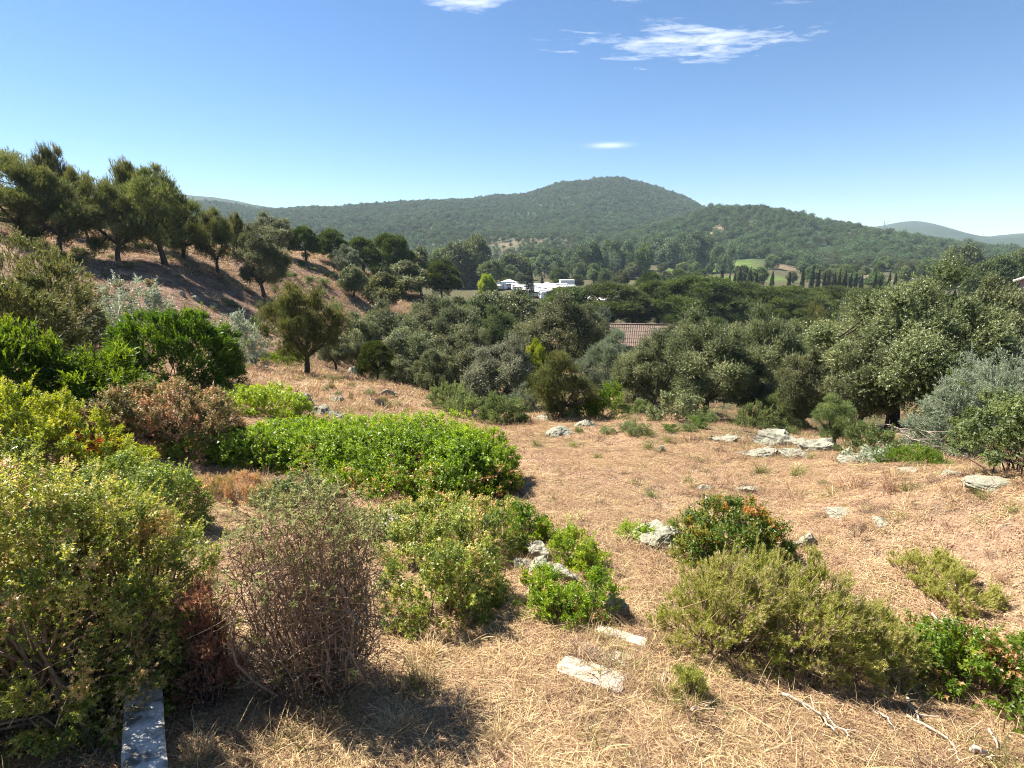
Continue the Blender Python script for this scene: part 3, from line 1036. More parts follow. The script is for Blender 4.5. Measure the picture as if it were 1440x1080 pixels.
# cypresses
tree('cypress_tree', 'single tall cypress standing among the caravans', 745, 185, 371, 15, 'cypress', lod=1)
tree('cypress_tree', 'shorter cypress right beside the tall one at the caravans', 762, 225, 388, 8, 'cypress', lod=1)
for px, top, w in ((1014, 374, 8), (1024, 384, 7), (1031, 384, 7), (1039, 377, 9), (1053, 376, 10), (1062, 384, 8), (1084, 381, 9), (1108, 382, 8), (1127, 377, 8), (1141, 372, 8), (1149, 379, 8), (1157, 383, 7),
                   (1163, 381, 8), (1171, 383, 7), (1178, 382, 8), (1186, 381, 8), (1194, 383, 7), (1201, 383, 7), (1209, 385, 8), (1228, 383, 7), (1236, 385, 7), (1248, 381, 8), (1256, 384, 8), (1416, 383, 8)):
    tree('cypress_tree', 'slender dark cypress in the row beyond the umbrella pines', px, 225, top, w, 'cypress', lod=1, group='cypresses in rows on the valley floor')
# tall trees along the stream
vr = np.random.default_rng(77)
for px, top, w in ((800, 352, 26), (815, 347, 28), (832, 343, 30), (850, 341, 30), (866, 338, 30), (884, 340, 30), (902, 343, 32), (920, 333, 34), (940, 338, 36), (958, 331, 36), (975, 330, 34), (992, 335, 30), (1008, 345, 26), (1025, 346, 22),
                   (780, 360, 30), (765, 362, 30), (838, 360, 30), (880, 358, 30), (905, 360, 26)):
    tree('poplar_tree', 'tall slim stream-side tree in the belt behind the umbrella pines', px, (425 if px > 890 else 335) + vr.uniform(-25, 45), top + vr.uniform(-2, 2), w, 'poplar', lod=2, group='stream-side trees in a belt')
for px, r, top, w, lab in ((625, 255, 352, 46, 'dark dense tree left of the big dark trees before the field'), (648, 250, 346, 60, 'big dark tree behind the left end of the caravans'), (668, 262, 335, 48, 'pointed top of the big dark tree group'),
                           (690, 240, 368, 34, 'dark low tree beside the small green field'), (686, 150, 386, 26, 'pale yellow-green round tree before the caravans'), (722, 300, 358, 40, 'dark tree behind the small green field'),
                           (958, 400, 370, 16, 'small pale yellow tree standing in the green field'), (1396, 170, 362, 70, 'fresh green tree left of the pink house'), (1428, 180, 364, 60, 'fresh green tree behind the pink house'),
                           (1350, 330, 347, 44, 'dark broad tree on the low ridge to the right'), (905, 330, 345, 26, 'light green tree among the stream-side trees'), (1440, 300, 352, 50, 'green tree above the pink house at the right edge')):
    tree('broadleaf_tree', lab, px, r, top, w, 'valley', leaf='lime' if 'yellow' in lab else 'valley', lod=1 if r < 200 else 2)


# valley trees that nothing tells apart
def scatter_valley(n, r0, r1, px0, px1, seed, grp, lab, h0, h1, avoid=(), lim=0):
    rg = np.random.default_rng(seed)
    k = tries = 0
    while k < n and tries < n * 40:
        tries += 1
        px, r = rg.uniform(px0, px1), math.sqrt(rg.uniform(r0 ** 2, r1 ** 2))
        p = at(px, r)
        if any(math.hypot(p[0] - a, p[1] - b) < c for a, b, c in avoid):
            continue
        if any(math.hypot(p[0] - a, p[1] - b) < c * .9 for a, b, c in TREES[-60:]):
            continue
        h = rg.uniform(h0, h1)
        w = h * rg.uniform(.75, 1.15)
        row = 540 - F * math.tan(math.atan2(p[2] + h - EYE, r) + PITCH)
        if row < lim:
            continue
        kd = 'valley' if rg.random() < .75 else 'stonepine'
        tm, cm = tree_meshes(kd, 'valley' if kd == 'valley' else 'stone_pine', int(rg.integers(0, 3)), 2)
        o = thing('valley_tree', lab, 'tree', tuple(p), rg.uniform(0, 6.28), grp, (w, w, h))
        obj('trunk', tm, o)
        dress(obj('crown', cm, o, kind='stuff'), 'valley' if kd == 'valley' else 'stone_pine')
        TREES.append((p[0], p[1], w / 2))
        k += 1


CAMP, _ = gp(762, 402)
keep = [(a, b, c * 1.05) for a, b, c in FIELD]
for px, r, c in ((700, 200, 26), (730, 205, 30), (765, 200, 32), (800, 205, 34), (830, 190, 20), (760, 160, 30), (790, 160, 34), (720, 160, 28), (690, 190, 20), (745, 130, 20)):
    p = at(px, r)
    keep.append((p[0], p[1], c))
scatter_valley(50, 235, 470, 1000, 1480, 3, 'trees across the valley floor to the right', 'rounded valley tree on the far side of the umbrella pines', 5, 9, keep)
scatter_valley(120, 232, 470, 560, 1000, 4, 'trees across the valley floor in the middle', 'rounded valley tree between the caravans and the hill foot', 5, 9, keep)
scatter_valley(26, 120, 220, 1230, 1480, 6, 'trees behind the largest oak', 'valley tree seen beyond the largest oak', 4, 7, keep)
scatter_valley(22, 80, 130, 620, 760, 8, 'trees on the slope before the caravans', 'bushy oak on the slope before the caravans', 3.5, 6, keep, 414)
scatter_valley(16, 75, 110, 900, 1300, 9, 'low trees under the umbrella pines', 'low bushy tree at the foot of the umbrella pines', 3, 4.5, keep)


# ------------------------------------------------------------------ scattering through geometry nodes (for what nobody could count)
def scatter_stuff(name, label, P, rot, scl, idx, meshes):
    col = bpy.data.collections.new(name + '_kinds')
    for i, me in enumerate(meshes):
        o = bpy.data.objects.new('%s_kind_%02d' % (name, i), me)
        col.objects.link(o)
    me = bpy.data.meshes.new(name)
    me.vertices.add(len(P))
    me.vertices.foreach_set('co', np.asarray(P, np.float32).ravel())
    a = me.attributes.new('rot', 'FLOAT_VECTOR', 'POINT')
    a.data.foreach_set('vector', np.asarray(rot, np.float32).ravel())
    a = me.attributes.new('scl', 'FLOAT_VECTOR', 'POINT')
    a.data.foreach_set('vector', np.asarray(scl, np.float32).ravel())
    a = me.attributes.new('idx', 'INT', 'POINT')
    a.data.foreach_set('value', np.asarray(idx, np.int32))
    o = obj(name, me, kind='stuff')
    o['label'] = label
    ng = bpy.data.node_groups.new(name + '_nodes', 'GeometryNodeTree')
    ng.interface.new_socket('Geometry', in_out='INPUT', socket_type='NodeSocketGeometry')
    ng.interface.new_socket('Geometry', in_out='OUTPUT', socket_type='NodeSocketGeometry')
    N, L = ng.nodes, ng.links
    gi, go = N.new('NodeGroupInput'), N.new('NodeGroupOutput')
    ci = N.new('GeometryNodeCollectionInfo')
    ci.inputs[0].default_value = col
    ci.inputs[1].default_value = True
    ci.inputs[2].default_value = True
    ip = N.new('GeometryNodeInstanceOnPoints')
    ip.inputs['Pick Instance'].default_value = True
    L.new(gi.outputs[0], ip.inputs['Points'])
    L.new(ci.outputs[0], ip.inputs['Instance'])
    for nm, ty, sk in (('rot', 'FLOAT_VECTOR', 'Rotation'), ('scl', 'FLOAT_VECTOR', 'Scale'), ('idx', 'INT', 'Instance Index')):
        na = N.new('GeometryNodeInputNamedAttribute')
        na.data_type = ty
        na.inputs[0].default_value = nm
        L.new(na.outputs[0], ip.inputs[sk])
    L.new(ip.outputs[0], go.inputs[0])
    md = o.modifiers.new('scatter', 'NODES')
    md.node_group = ng
    return o


def hill_crown(seed, pine):
    rg = np.random.default_rng(seed)
    mb = MB()
    n = 15
    d = unit(rg.normal(size=(n, 3)) + [0, 0, .2])
    c = d * np.array([.34, .34, .26 if not pine else .36]) * rg.uniform(.3, 1, (n, 1)) + [0, 0, .62 if not pine else .6]
    P, D = [], []
    for q_ in c:
        dd = unit(rg.normal(size=(20, 3)) + [0, 0, .3])
        P.append(q_ + dd * rg.uniform(.12, .2))
        D.append(dd + [0, 0, .4])
    sprigs(mb, np.concatenate(P), np.concatenate(D), .2, 'broad', rg, 5, rg.uniform(.25, .6, 20 * n), .18)
    mb.tube([(0, 0, -.05), (.01, 0, .3), (0, .02, .6)], [.04, .03, .015], 3, tint=.1)
    return mb.mesh('hill_tree', M['hill'])


def eul_from(nrm, spin):
    n = len(spin)
    z = unit(nrm)
    x = np.stack([np.cos(spin), np.sin(spin), np.zeros(n)], -1)
    x = unit(x - z * (x * z).sum(-1, keepdims=True))
    y = np.cross(z, x)
    b = np.arcsin(np.clip(-x[:, 2], -1, 1))
    a = np.arctan2(y[:, 2], z[:, 2])
    c = np.arctan2(x[:, 1], x[:, 0])
    return np.stack([a, b, c], -1)


def hill_forest():
    rg = np.random.default_rng(12)
    n = 62000
    az = np.radians(rg.uniform(-50, 52, n))
    r = np.sqrt(rg.uniform(455 ** 2, 1430 ** 2, n))
    x, y = np.sin(az) * r, np.cos(az) * r
    p2 = np.stack([x, y], -1)
    dn = .78 + .6 * fbm(p2 / 45, 41, 3)
    dn -= .42 * np.clip((740 - r) / 90, 0, 1) * np.clip((r - 520) / 40, 0, 1) * np.clip((.16 - az) / .08, 0, 1)
    for cx, cy_, rad in BARE:
        dn -= .6 * blob(x, y, cx, cy_, rad, .8)
    for cx, cy_, rad in FIELD:
        dn -= 2 * blob(x, y, cx, cy_, rad * 1.1, .2)
    keep_ = rg.random(n) < dn
    x, y, r = x[keep_], y[keep_], r[keep_]
    n = len(x)
    P = np.c_[x, y, ground(x, y) - .2]
    s = rg.uniform(3.2, 7.2, n) * (1 + .35 * fbm(np.c_[x, y] / 80, 47, 2)) * np.where(rg.random(n) < .08, 1.35, 1)
    scl = np.c_[s * rg.uniform(.9, 1.25, n), s * rg.uniform(.9, 1.25, n), s]
    rot = np.c_[np.zeros(n), np.zeros(n), rg.uniform(0, 6.28, n)]
    scatter_stuff('hill_forest', 'dense scrubby oak and pine wood covering the hills', P, rot, scl, rg.integers(0, 8, n), [hill_crown(i, i > 4) for i in range(8)])


hill_forest()


# ------------------------------------------------------------------ shrubs
def shrub(name, label, lobes, leaf, sk='oval', leaf_cm=4.0, cover=2.4, k=8, clump=.16, dead=0.0, dead_zone=None, cat='shrub', group=None, stem='twig', stems=26,
          depth_k=.8, tint=.42, bottom=0.0, gap=.0, seed=None, up=.35, rough=.18, shoot=0.0, maxn=9000, stalks=0, quad=False, dead_scale=.45, box=2.0, core=1.0):
    """lobes: (px of the middle, row of the front foot, width in px, row of the top); built at the place that this names on the ground"""
    seed = seed if seed is not None else int(abs(lobes[0][0] * 7 + lobes[0][1] * 3)) % 9973
    rg = np.random.default_rng(seed)
    E = []
    for lb in lobes:
        px, pb, wpx, top = lb[:4]
        fp, r = gp(px, pb)
        dk = lb[4] if len(lb) > 4 else depth_k
        rx = wpx / 2 * depth(fp) / F
        ry = rx * dk
        hd = unit(np.array([fp[0], fp[1], 0.]))
        c = fp + hd * ry
        rx *= (r + ry) / r if r > 3 else 1.0
        c[2] = ground(c[0], c[1])[0]
        h = max(z_at(px, top, r + ry * 1.0) - c[2], .12)
        E.append((c, rx, ry, h, math.atan2(-c[0], c[1])))
    base = np.mean([e[0] for e in E], axis=0)
    base[2] = ground(base[0], base[1])[0]
    t = thing(name, label, cat, tuple(base), 0, group)
    fol, stm = MB(), MB()
    size = leaf_cm / 100 / {'broad': .34, 'oval': .26, 'narrow': .42, 'needle': .75, 'scale': .36}[sk]
    leaf_area = (leaf_cm / 100) ** 2 * {'broad': .25, 'oval': .385, 'narrow': .12, 'needle': .05, 'scale': .18}[sk]
    for (c, rx, ry, h, th) in E:
        area = 2 * math.pi * ((((rx * ry) ** 1.6 + (rx * h) ** 1.6 + (ry * h) ** 1.6) / 3) ** (1 / 1.6))
        n = int(min(maxn, cover * area / (leaf_area * k)))
        nc = max(6, int(area / (clump * clump * 2.2)))
        dc = unit(rg.normal(size=(nc, 3)))
        dc[:, 2] = np.abs(dc[:, 2]) * 1.05 - .12
        dc = dc / (np.abs(dc) ** box).sum(-1, keepdims=True) ** (1 / box)
        w = dc.copy()
        lum = 1 + rough * vnoise(w * 2.1 + seed, seed)[:, None] + rough * .6 * vnoise(w * 5.3 + seed, seed + 1)[:, None]
        ct = dc * lum * rg.uniform(.80, 1.0, (nc, 1))
        which = rg.integers(0, nc, n)
        inner = rg.random(n) < .24
        dl = unit(rg.normal(size=(n, 3)) + unit(dc[which]) * .9)
        ql = ct[which] * np.array([rx, ry, h]) + dl * clump * (rg.random((n, 1)) ** .5) * rg.uniform(.7, 1.15, (n, 1))
        ql[inner] *= rg.uniform(.45, .9, (inner.sum(), 1))
        q = ql / np.array([rx, ry, h])
        ok = ql[:, 2] > bottom * h - .05
        cs, sn = math.cos(th), math.sin(th)
        P = np.c_[ql[:, 0] * cs - ql[:, 1] * sn, ql[:, 0] * sn + ql[:, 1] * cs, ql[:, 2]] + c
        od = unit(q / np.array([rx, ry, h]))
        D = np.c_[od[:, 0] * cs - od[:, 1] * sn, od[:, 0] * sn + od[:, 1] * cs, od[:, 2]]
        for e in E:
            if e[0] is c:
                continue
            v = P - e[0]
            c2, s2 = math.cos(-e[4]), math.sin(-e[4])
            lx, ly = v[:, 0] * c2 - v[:, 1] * s2, v[:, 0] * s2 + v[:, 1] * c2
            ok &= ((lx / e[1]) ** 2 + (ly / e[2]) ** 2 + (v[:, 2] / e[3]) ** 2) > .55
        gz = ground(P[:, 0], P[:, 1])
        ok &= P[:, 2] > gz - .03
        if gap:
            ok &= fbm(P / .35, seed + 5, 2) > gap - 1.0
        P, D, wh, inn = P[ok], D[ok], which[ok], inner[ok]
        m_ = len(P)
        D = D * .75 + np.array([0, 0, up]) + rg.normal(0, .35, (m_, 3))
        ctint = np.clip(rg.normal(tint, .13, nc), .03, .8)
        T = np.clip(ctint[wh] + rg.normal(0, .07, m_), .02, .82)
        if dead:
            dn = fbm(P / dead_scale, seed + 9, 3) * 1.0 + rg.normal(0, .22, m_)
            if dead_zone is not None:
                zrel = (P[:, 2] - c[2]) / h
                dn += dead_zone * (zrel - .6)
            thr = np.quantile(dn, 1 - dead)
            T = np.where(dn > thr, rg.uniform(.89, 1, m_), T)
        T = np.where(inn & (core > 1), np.minimum(T, .25), T)        # old leaves inside, darkened to paint in the interior shade; young ones outside
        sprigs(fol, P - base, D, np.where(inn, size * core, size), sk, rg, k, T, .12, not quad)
        if shoot:
            ns = int(nc * shoot)
            ii = rg.integers(0, max(m_, 1), ns)
            for i in ii:
                if P[i, 2] - c[2] < .5 * h:
                    continue
                dd = unit(D[i] + np.array([0, 0, .8]))
                Ln = rg.uniform(.6, 1.6) * clump * 1.3
                tt = np.linspace(0, 1, 6)[:, None]
                pp = P[i] - base + dd * Ln * tt
                sprigs(fol, pp, np.repeat(dd[None], 6, 0) + rg.normal(0, .15, (6, 3)), size * .85, sk, rg, k, np.full(6, min(.8, tint + .2)), .08, not quad)
        ns = max(3, int(stems / len(E)))
        ft = rg.integers(0, nc, ns)
        for i in ft:
            e = ct[i] * np.array([rx, ry, h]) * .93
            e = np.array([e[0] * cs - e[1] * sn, e[0] * sn + e[1] * cs, max(e[2], .05)]) + c
            a = c + np.array([rg.normal(0, rx * .22), rg.normal(0, ry * .22), 0])
            a[2] = ground(a[0], a[1])[0] - .03
            mid = (a + e) / 2 + np.array([0, 0, .12 * h]) + rg.normal(0, .05, 3)
            rr_ = .006 + .006 * min(h, 3)
            stm.tube(bez(a, e, mid, 6) - base, np.linspace(rr_, rr_ * .3, 6), 4)
    if stalks:
        sm = MB()
        for i in range(stalks):
            c, rx, ry, h, th = E[rg.integers(0, len(E))]
            d = unit(rg.normal(size=3))
            d[2] = abs(d[2])
            q = d * np.array([rx, ry, h]) * rg.uniform(.80, 1.03)
            cs, sn = math.cos(th), math.sin(th)
            q = np.array([q[0] * cs - q[1] * sn, q[0] * sn + q[1] * cs, q[2]]) + c - base
            v = unit(np.array([.8, .1, .75]) + rg.normal(0, .42, 3)) * rg.uniform(.12, .45)
            sm.tube(bez(q - v * .6, q + v * .4, q + rg.normal(0, .03, 3), 4), np.linspace(.0032, .0012, 4), 3, tint=rg.uniform(.1, 1))
        obj('dry_stalk_tangle', sm.mesh('dry_stalk_tangle', M['straw']), t, kind='stuff')
    obj('foliage', fol.mesh('foliage', M[leaf]), t, kind='stuff')
    obj('stem_tangle', stm.mesh('stem_tangle', M[stem], True), t, kind='stuff')
    return t


# far-to-near
shrub('conifer_shrub', 'tall feathery green shrub filling the left edge above the brown mound', [(25, 470, 220, 335), (85, 495, 110, 375), (20, 505, 150, 400)], 'pine', 'scale', 9, cover=2.6, clump=.28, depth_k=.9, tint=.5, maxn=5500, shoot=.3, stem='darktwig')
shrub('silver_shrub', 'pale grey-green airy shrub in front of the shaded bank', [(195, 490, 86, 398), (158, 494, 56, 428), (228, 492, 40, 425)], 'silver', 'broad', 9, cover=1.4, clump=.3, tint=.5, shoot=.5, stems=40)
shrub('silver_shrub', 'small pale grey shrub right of the dark green round shrub', [(330, 512, 62, 440), (352, 506, 36, 460)], 'silver', 'broad', 8, cover=1.2, clump=.28, tint=.45, shoot=.5, stems=40)
shrub('evergreen_shrub', 'soft green tall shrub at the left edge under the feathery one', [(30, 585, 150, 463), (105, 588, 90, 497), (0, 600, 130, 475)], 'softgreen', 'scale', 8, cover=3.6, clump=.22, tint=.45, shoot=.5, stem='darktwig')
shrub('evergreen_shrub', 'soft green low shrub between the left-edge one and the dark round one', [(165, 592, 86, 496), (130, 600, 70, 512), (195, 580, 40, 524)], 'softgreen', 'scale', 8, cover=3.8, clump=.2, tint=.5, shoot=.5, stem='darktwig')
shrub('evergreen_shrub', 'dense dark green rounded shrub with bright top', [(252, 545, 150, 446), (205, 535, 76, 468), (295, 547, 78, 474)], 'darkgreen', 'scale', 8, cover=5.0, clump=.26, tint=.55, box=2.6, shoot=.2, stem='darktwig')
shrub('low_shrub', 'small flat bright green shrub at the foot of the open pine', [(395, 515, 58, 496)], 'softgreen', 'scale', 7, cover=2.6, clump=.2, tint=.6)
shrub('low_shrub', 'small round dark green shrub on the shaded bank edge', [(362, 470, 20, 450)], 'darkgreen', 'scale', 9, cover=2.6, clump=.25, tint=.5)
shrub('low_shrub', 'small pale leafy plant below the pale grey shrub', [(358, 520, 24, 500)], 'silver', 'broad', 7, cover=2, clump=.2, tint=.6)
shrub('round_shrub', 'grey-green round shrub on the slope left of the silvery oak', [(632, 580, 58, 540), (655, 590, 50, 560)], 'greyolive', 'narrow', 7, cover=2.4, clump=.18, tint=.45, shoot=.4)
shrub('round_shrub', 'yellowish round shrub behind the grey-green one', [(643, 556, 46, 519)], 'softgreen', 'scale', 8, cover=2.8, clump=.2, tint=.7)
shrub('round_shrub', 'rounded green shrub in front of the silvery oak', [(712, 600, 66, 557), (690, 592, 30, 552)], 'greyolive', 'narrow', 6, cover=3, clump=.18, tint=.4, shoot=.3)
shrub('round_shrub', 'grey shrub wedged between the rounded green one and the bronze tree', [(735, 585, 44, 546)], 'olive', 'narrow', 7, cover=2.6, clump=.18, tint=.35)
shrub('round_shrub', 'bright green shrub right of the bronze-green tree', [(852, 590, 56, 548), (822, 590, 44, 562)], 'softgreen', 'scale', 6, cover=2.8, clump=.18, tint=.6, shoot=.4)
shrub('round_shrub', 'small grey-green ball shrub at the top of the clearing', [(902, 586, 28, 563)], 'greyolive', 'narrow', 6, cover=3, clump=.15, tint=.5)
shrub('low_shrub', 'ragged oak scrub beside the small ball shrub', [(945, 595, 50, 555), (975, 592, 44, 560)], 'oak', 'broad', 7, cover=2.2, clump=.2, tint=.5)
shrub('low_shrub', 'green shrub between the dark-stemmed oak and the outcrop', [(1095, 604, 70, 560), (1060, 604, 60, 575)], 'greyolive', 'narrow', 7, cover=2.4, clump=.2, tint=.45, shoot=.4)
shrub('low_shrub', 'low green juniper scrub right of the large pale outcrop', [(1215, 640, 66, 602), (1240, 642, 50, 612)], 'greyolive', 'scale', 6, cover=2.2, clump=.15, tint=.4, shoot=.6)
shrub('low_shrub', 'flat bright green patch below the fallen dead branches', [(1290, 655, 80, 637), (1250, 652, 50, 636)], 'softgreen', 'narrow', 5, cover=2.2, clump=.1, tint=.6, up=.8)
shrub('low_shrub', 'pale fleshy-leaved plant beside the outcrop', [(1215, 650, 36, 634), (1232, 652, 24, 636)], 'silver', 'oval', 6, cover=2.2, clump=.1, tint=.85)
shrub('silver_shrub', 'large silvery green shrub at the right edge', [(1400, 640, 150, 490), (1330, 640, 90, 530), (1440, 640, 120, 500)], 'silver', 'narrow', 6, cover=2.6, clump=.2, tint=.45, shoot=.5, stems=50)
shrub('low_shrub', 'green shrub peeking out left of the large silvery one', [(1320, 630, 50, 535)], 'softgreen', 'scale', 6, cover=2.4, clump=.18, tint=.45)
shrub('round_shrub', 'domed green shrub with dark stem at the right edge', [(1420, 672, 130, 552), (1460, 680, 120, 556)], 'greyolive', 'oval', 4, cover=2.6, clump=.14, tint=.42, bottom=.22, stem='darktwig', stems=40)
# scrub on the shaded bank and the track slope, one bush copied
SCRUB = []
for sd, lf in ((0, 'greyolive'), (1, 'darkgreen'), (2, 'brownshrub'), (3, 'pine')):
    rg_ = np.random.default_rng(900 + sd)
    f_, w_ = MB(), MB()
    cc = unit(rg_.normal(size=(26, 3)) * [1, 1, .8] + [0, 0, .35]) * [.42, .42, .62] * rg_.uniform(.4, 1.1, (26, 1))
    cc[:, 2] = np.abs(cc[:, 2]) + .08
    pp = np.repeat(cc, 26, 0) + unit(rg_.normal(size=(676, 3))) * rg_.uniform(.06, .16, (676, 1))
    sprigs(f_, pp, rg_.normal(size=(676, 3)) * .5 + unit(pp) * .7 + [0, 0, .3], .11, 'broad', rg_, 8, np.repeat(rg_.uniform(.2, .75, 26), 26), .1)
    for c_ in cc:
        w_.tube(bez((0, 0, -.05), c_, c_ * .5 + [0, 0, .1], 5), np.linspace(.012, .004, 5), 3)
    SCRUB.append((f_.mesh('foliage', M[lf]), w_.mesh('stem_tangle', M['darktwig'])))
srg = np.random.default_rng(44)


def scrub(n, px0, px1, py0, py1, lab, grp, hp0, hp1, kinds=(0, 1, 2, 3)):
    for i in range(n):
        p, r = gp(srg.uniform(px0, px1), srg.uniform(py0, py1))
        if r > 150:
            continue
        h = srg.uniform(hp0, hp1) * depth(p) / F
        k = kinds[int(srg.integers(0, len(kinds)))]
        w = h * srg.uniform(.9, 1.7)
        o = thing('scrub_bush', lab, 'bush', tuple(p), srg.uniform(0, 6.28), grp, (w, w * srg.uniform(.8, 1.2), h))
        obj('foliage', SCRUB[k][0], o, kind='stuff')
        obj('stem_tangle', SCRUB[k][1], o, kind='stuff')


scrub(24, 110, 420, 372, 440, 'low scrub bush on the shaded bank', 'scrub on the shaded bank', 6, 15)
scrub(14, 60, 330, 345, 372, 'low scrub bush under the hilltop pines', 'scrub under the hilltop pines', 8, 18)
scrub(22, 400, 640, 375, 430, 'low scrub bush on the sunlit track slope', 'scrub on the sunlit track slope', 6, 16)
scrub(16, 330, 480, 440, 505, 'low scrub bush in the gully behind the open pine', 'scrub in the gully', 10, 26, (0, 2, 3))
scrub(16, 430, 660, 535, 585, 'low dry weed bush on the near slope', 'weeds on the near slope', 8, 16, (0, 2))
scrub(18, 800, 1250, 585, 615, 'low green bush along the far edge of the clearing', 'bushes along the clearing edge', 12, 30, (0, 1, 0))
scrub(16, 640, 1240, 530, 580, 'undergrowth bush between the ravine trees', 'undergrowth in the ravine', 18, 36, (0, 1))
# middle distance mounds
shrub('brown_shrub', 'reddish brown half-dry mound shrub', [(235, 646, 160, 545), (175, 640, 90, 562), (295, 642, 90, 552)], 'brownshrub', 'oval', 3.0, cover=2.6, clump=.11, tint=.46, box=2.8, dead=.26, stems=90, stem='darktwig', shoot=.2)
shrub('ground_cover_shrub', 'vivid yellow-green low plant behind the bright mound', [(372, 590, 110, 549), (330, 580, 60, 548), (415, 590, 44, 562)], 'lentisk', 'oval', 4, cover=2.6, clump=.12, tint=.75, up=.6)
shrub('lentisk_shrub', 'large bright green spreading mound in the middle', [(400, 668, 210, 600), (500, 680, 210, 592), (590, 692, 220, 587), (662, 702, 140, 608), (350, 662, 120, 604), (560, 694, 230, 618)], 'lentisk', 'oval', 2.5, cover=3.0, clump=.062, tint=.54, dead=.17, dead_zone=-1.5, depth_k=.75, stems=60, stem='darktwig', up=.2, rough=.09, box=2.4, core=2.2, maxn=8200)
shrub('ground_cover_shrub', 'low leafy skirt with dry leaves below the bright mound', [(640, 715, 120, 655), (560, 708, 100, 668), (700, 700, 60, 650), (480, 700, 70, 665)], 'lentisk', 'oval', 3.4, cover=2.2, clump=.12, tint=.40, dead=.22, depth_k=.6, stems=30)
shrub('ground_cover_shrub', 'creeping green plant between the round lid and the row of stones', [(560, 752, 110, 712), (640, 748, 120, 700), (700, 742, 70, 696), (600, 770, 120, 735)], 'mixleaf', 'oval', 2.8, cover=1.9, clump=.09, tint=.42, dead=.2, depth_k=.6)
shrub('low_shrub', 'straggling weeds half covering the round lid', [(512, 764, 60, 728), (488, 752, 50, 716)], 'greyolive', 'narrow', 3, cover=1.5, clump=.08, tint=.6, up=.8)
shrub('low_shrub', 'thin trailing shoots over the end of the concrete kerb', [(200, 965, 60, 905)], 'mixleaf', 'oval', 2.4, cover=1.2, clump=.08, tint=.4, dead=.1, stems=40, quad=True)
shrub('low_shrub', 'small ragged green shrub in front of the brown mound', [(265, 655, 70, 620), (290, 650, 40, 612)], 'lentisk', 'oval', 3.4, cover=1.8, clump=.12, tint=.35, dead=.2)
shrub('grey_cushion_plant', 'dry grey-brown cushion on the path left of the green skirt', [(335, 712, 80, 672), (300, 700, 50, 675)], 'brownshrub', 'narrow', 3, cover=1.5, clump=.08, tint=.55, dead=.5, up=.8)
shrub('ground_cover_shrub', 'green scrambling plant in front of the bright mound', [(425, 728, 90, 680), (395, 716, 60, 678)], 'greyolive', 'oval', 3.2, cover=2.0, clump=.1, tint=.5)
shrub('ground_cover_shrub', 'bushy green ground cover right of the twiggy shrub', [(620, 895, 150, 765), (665, 800, 130, 715), (590, 800, 100, 728), (675, 850, 70, 760)], 'mixleaf', 'oval', 2.6, cover=2.4, clump=.11, tint=.42, dead=.08, dead_scale=.15, stalks=120, depth_k=.6, stems=50, shoot=.3)
# rocks' shrubs in the middle
shrub('lentisk_shrub', 'small dark green tuft left of the row of stones', [(738, 765, 52, 718)], 'lentisk', 'oval', 3.2, cover=2.6, clump=.09, tint=.22)
shrub('lentisk_shrub', 'bright green shrub draped over the row of stones', [(802, 800, 62, 748), (828, 812, 40, 766), (770, 770, 34, 742)], 'lentisk', 'broad', 3.4, cover=2.8, clump=.10, tint=.62, shoot=.4, dead=.03, quad=True)
shrub('lentisk_shrub', 'leafy shrub in front of the stones shading the white slab', [(762, 868, 64, 806), (830, 876, 60, 808), (795, 884, 60, 832)], 'lentisk', 'broad', 3.0, cover=2.0, clump=.08, tint=.50, shoot=.6, dead=.06, stems=50, stem='darktwig', quad=True)
shrub('low_shrub', 'small bright sprig clump left of the flat grey rock', [(890, 760, 40, 738), (908, 765, 24, 748)], 'lentisk', 'broad', 3.2, cover=2.0, clump=.07, tint=.6)
shrub('round_shrub', 'compact rounded shrub with orange leaf tips', [(1022, 800, 140, 716), (980, 798, 60, 745), (1075, 800, 62, 738)], 'orangetip', 'oval', 3.0, cover=3.2, clump=.10, tint=.58, dead=.035, dead_zone=1.0, dead_scale=.12, shoot=.3, stem='darktwig')
shrub('heath_shrub', 'wide olive green needle-leaved shrub at the lower right', [(1010, 945, 170, 795), (1120, 960, 200, 800), (1210, 960, 130, 850), (1060, 900, 200, 790)], 'lavender', 'narrow', 3.2, cover=2.2, clump=.09, tint=.66, dead=.16, stalks=200, up=1.0, shoot=.6, stems=260, stem='twig', k=12, bottom=.05, maxn=7500)
shrub('heath_shrub', 'small low tuft at the foot of the wide olive shrub', [(965, 990, 44, 945)], 'lavender', 'narrow', 2.6, cover=2.0, clump=.05, tint=.55, up=1.1, shoot=.6)
shrub('heath_shrub', 'yellow-green narrow strip of needle-leaved shrub on dry grass', [(1300, 830, 80, 784), (1350, 870, 76, 812), (1325, 850, 70, 798)], 'lavender', 'narrow', 3.0, cover=2.2, clump=.07, tint=.78, up=1.2, shoot=1.0, k=12)
shrub('ground_cover_shrub', 'glossy green creeping shrub with dry curled leaves at the right edge', [(1330, 985, 130, 878), (1400, 1010, 130, 905), (1455, 1010, 120, 900), (1300, 935, 80, 880)], 'lentisk', 'oval', 2.8, cover=2.6, clump=.09, tint=.26, dead=.14, stems=60, shoot=.3, stem='darktwig')
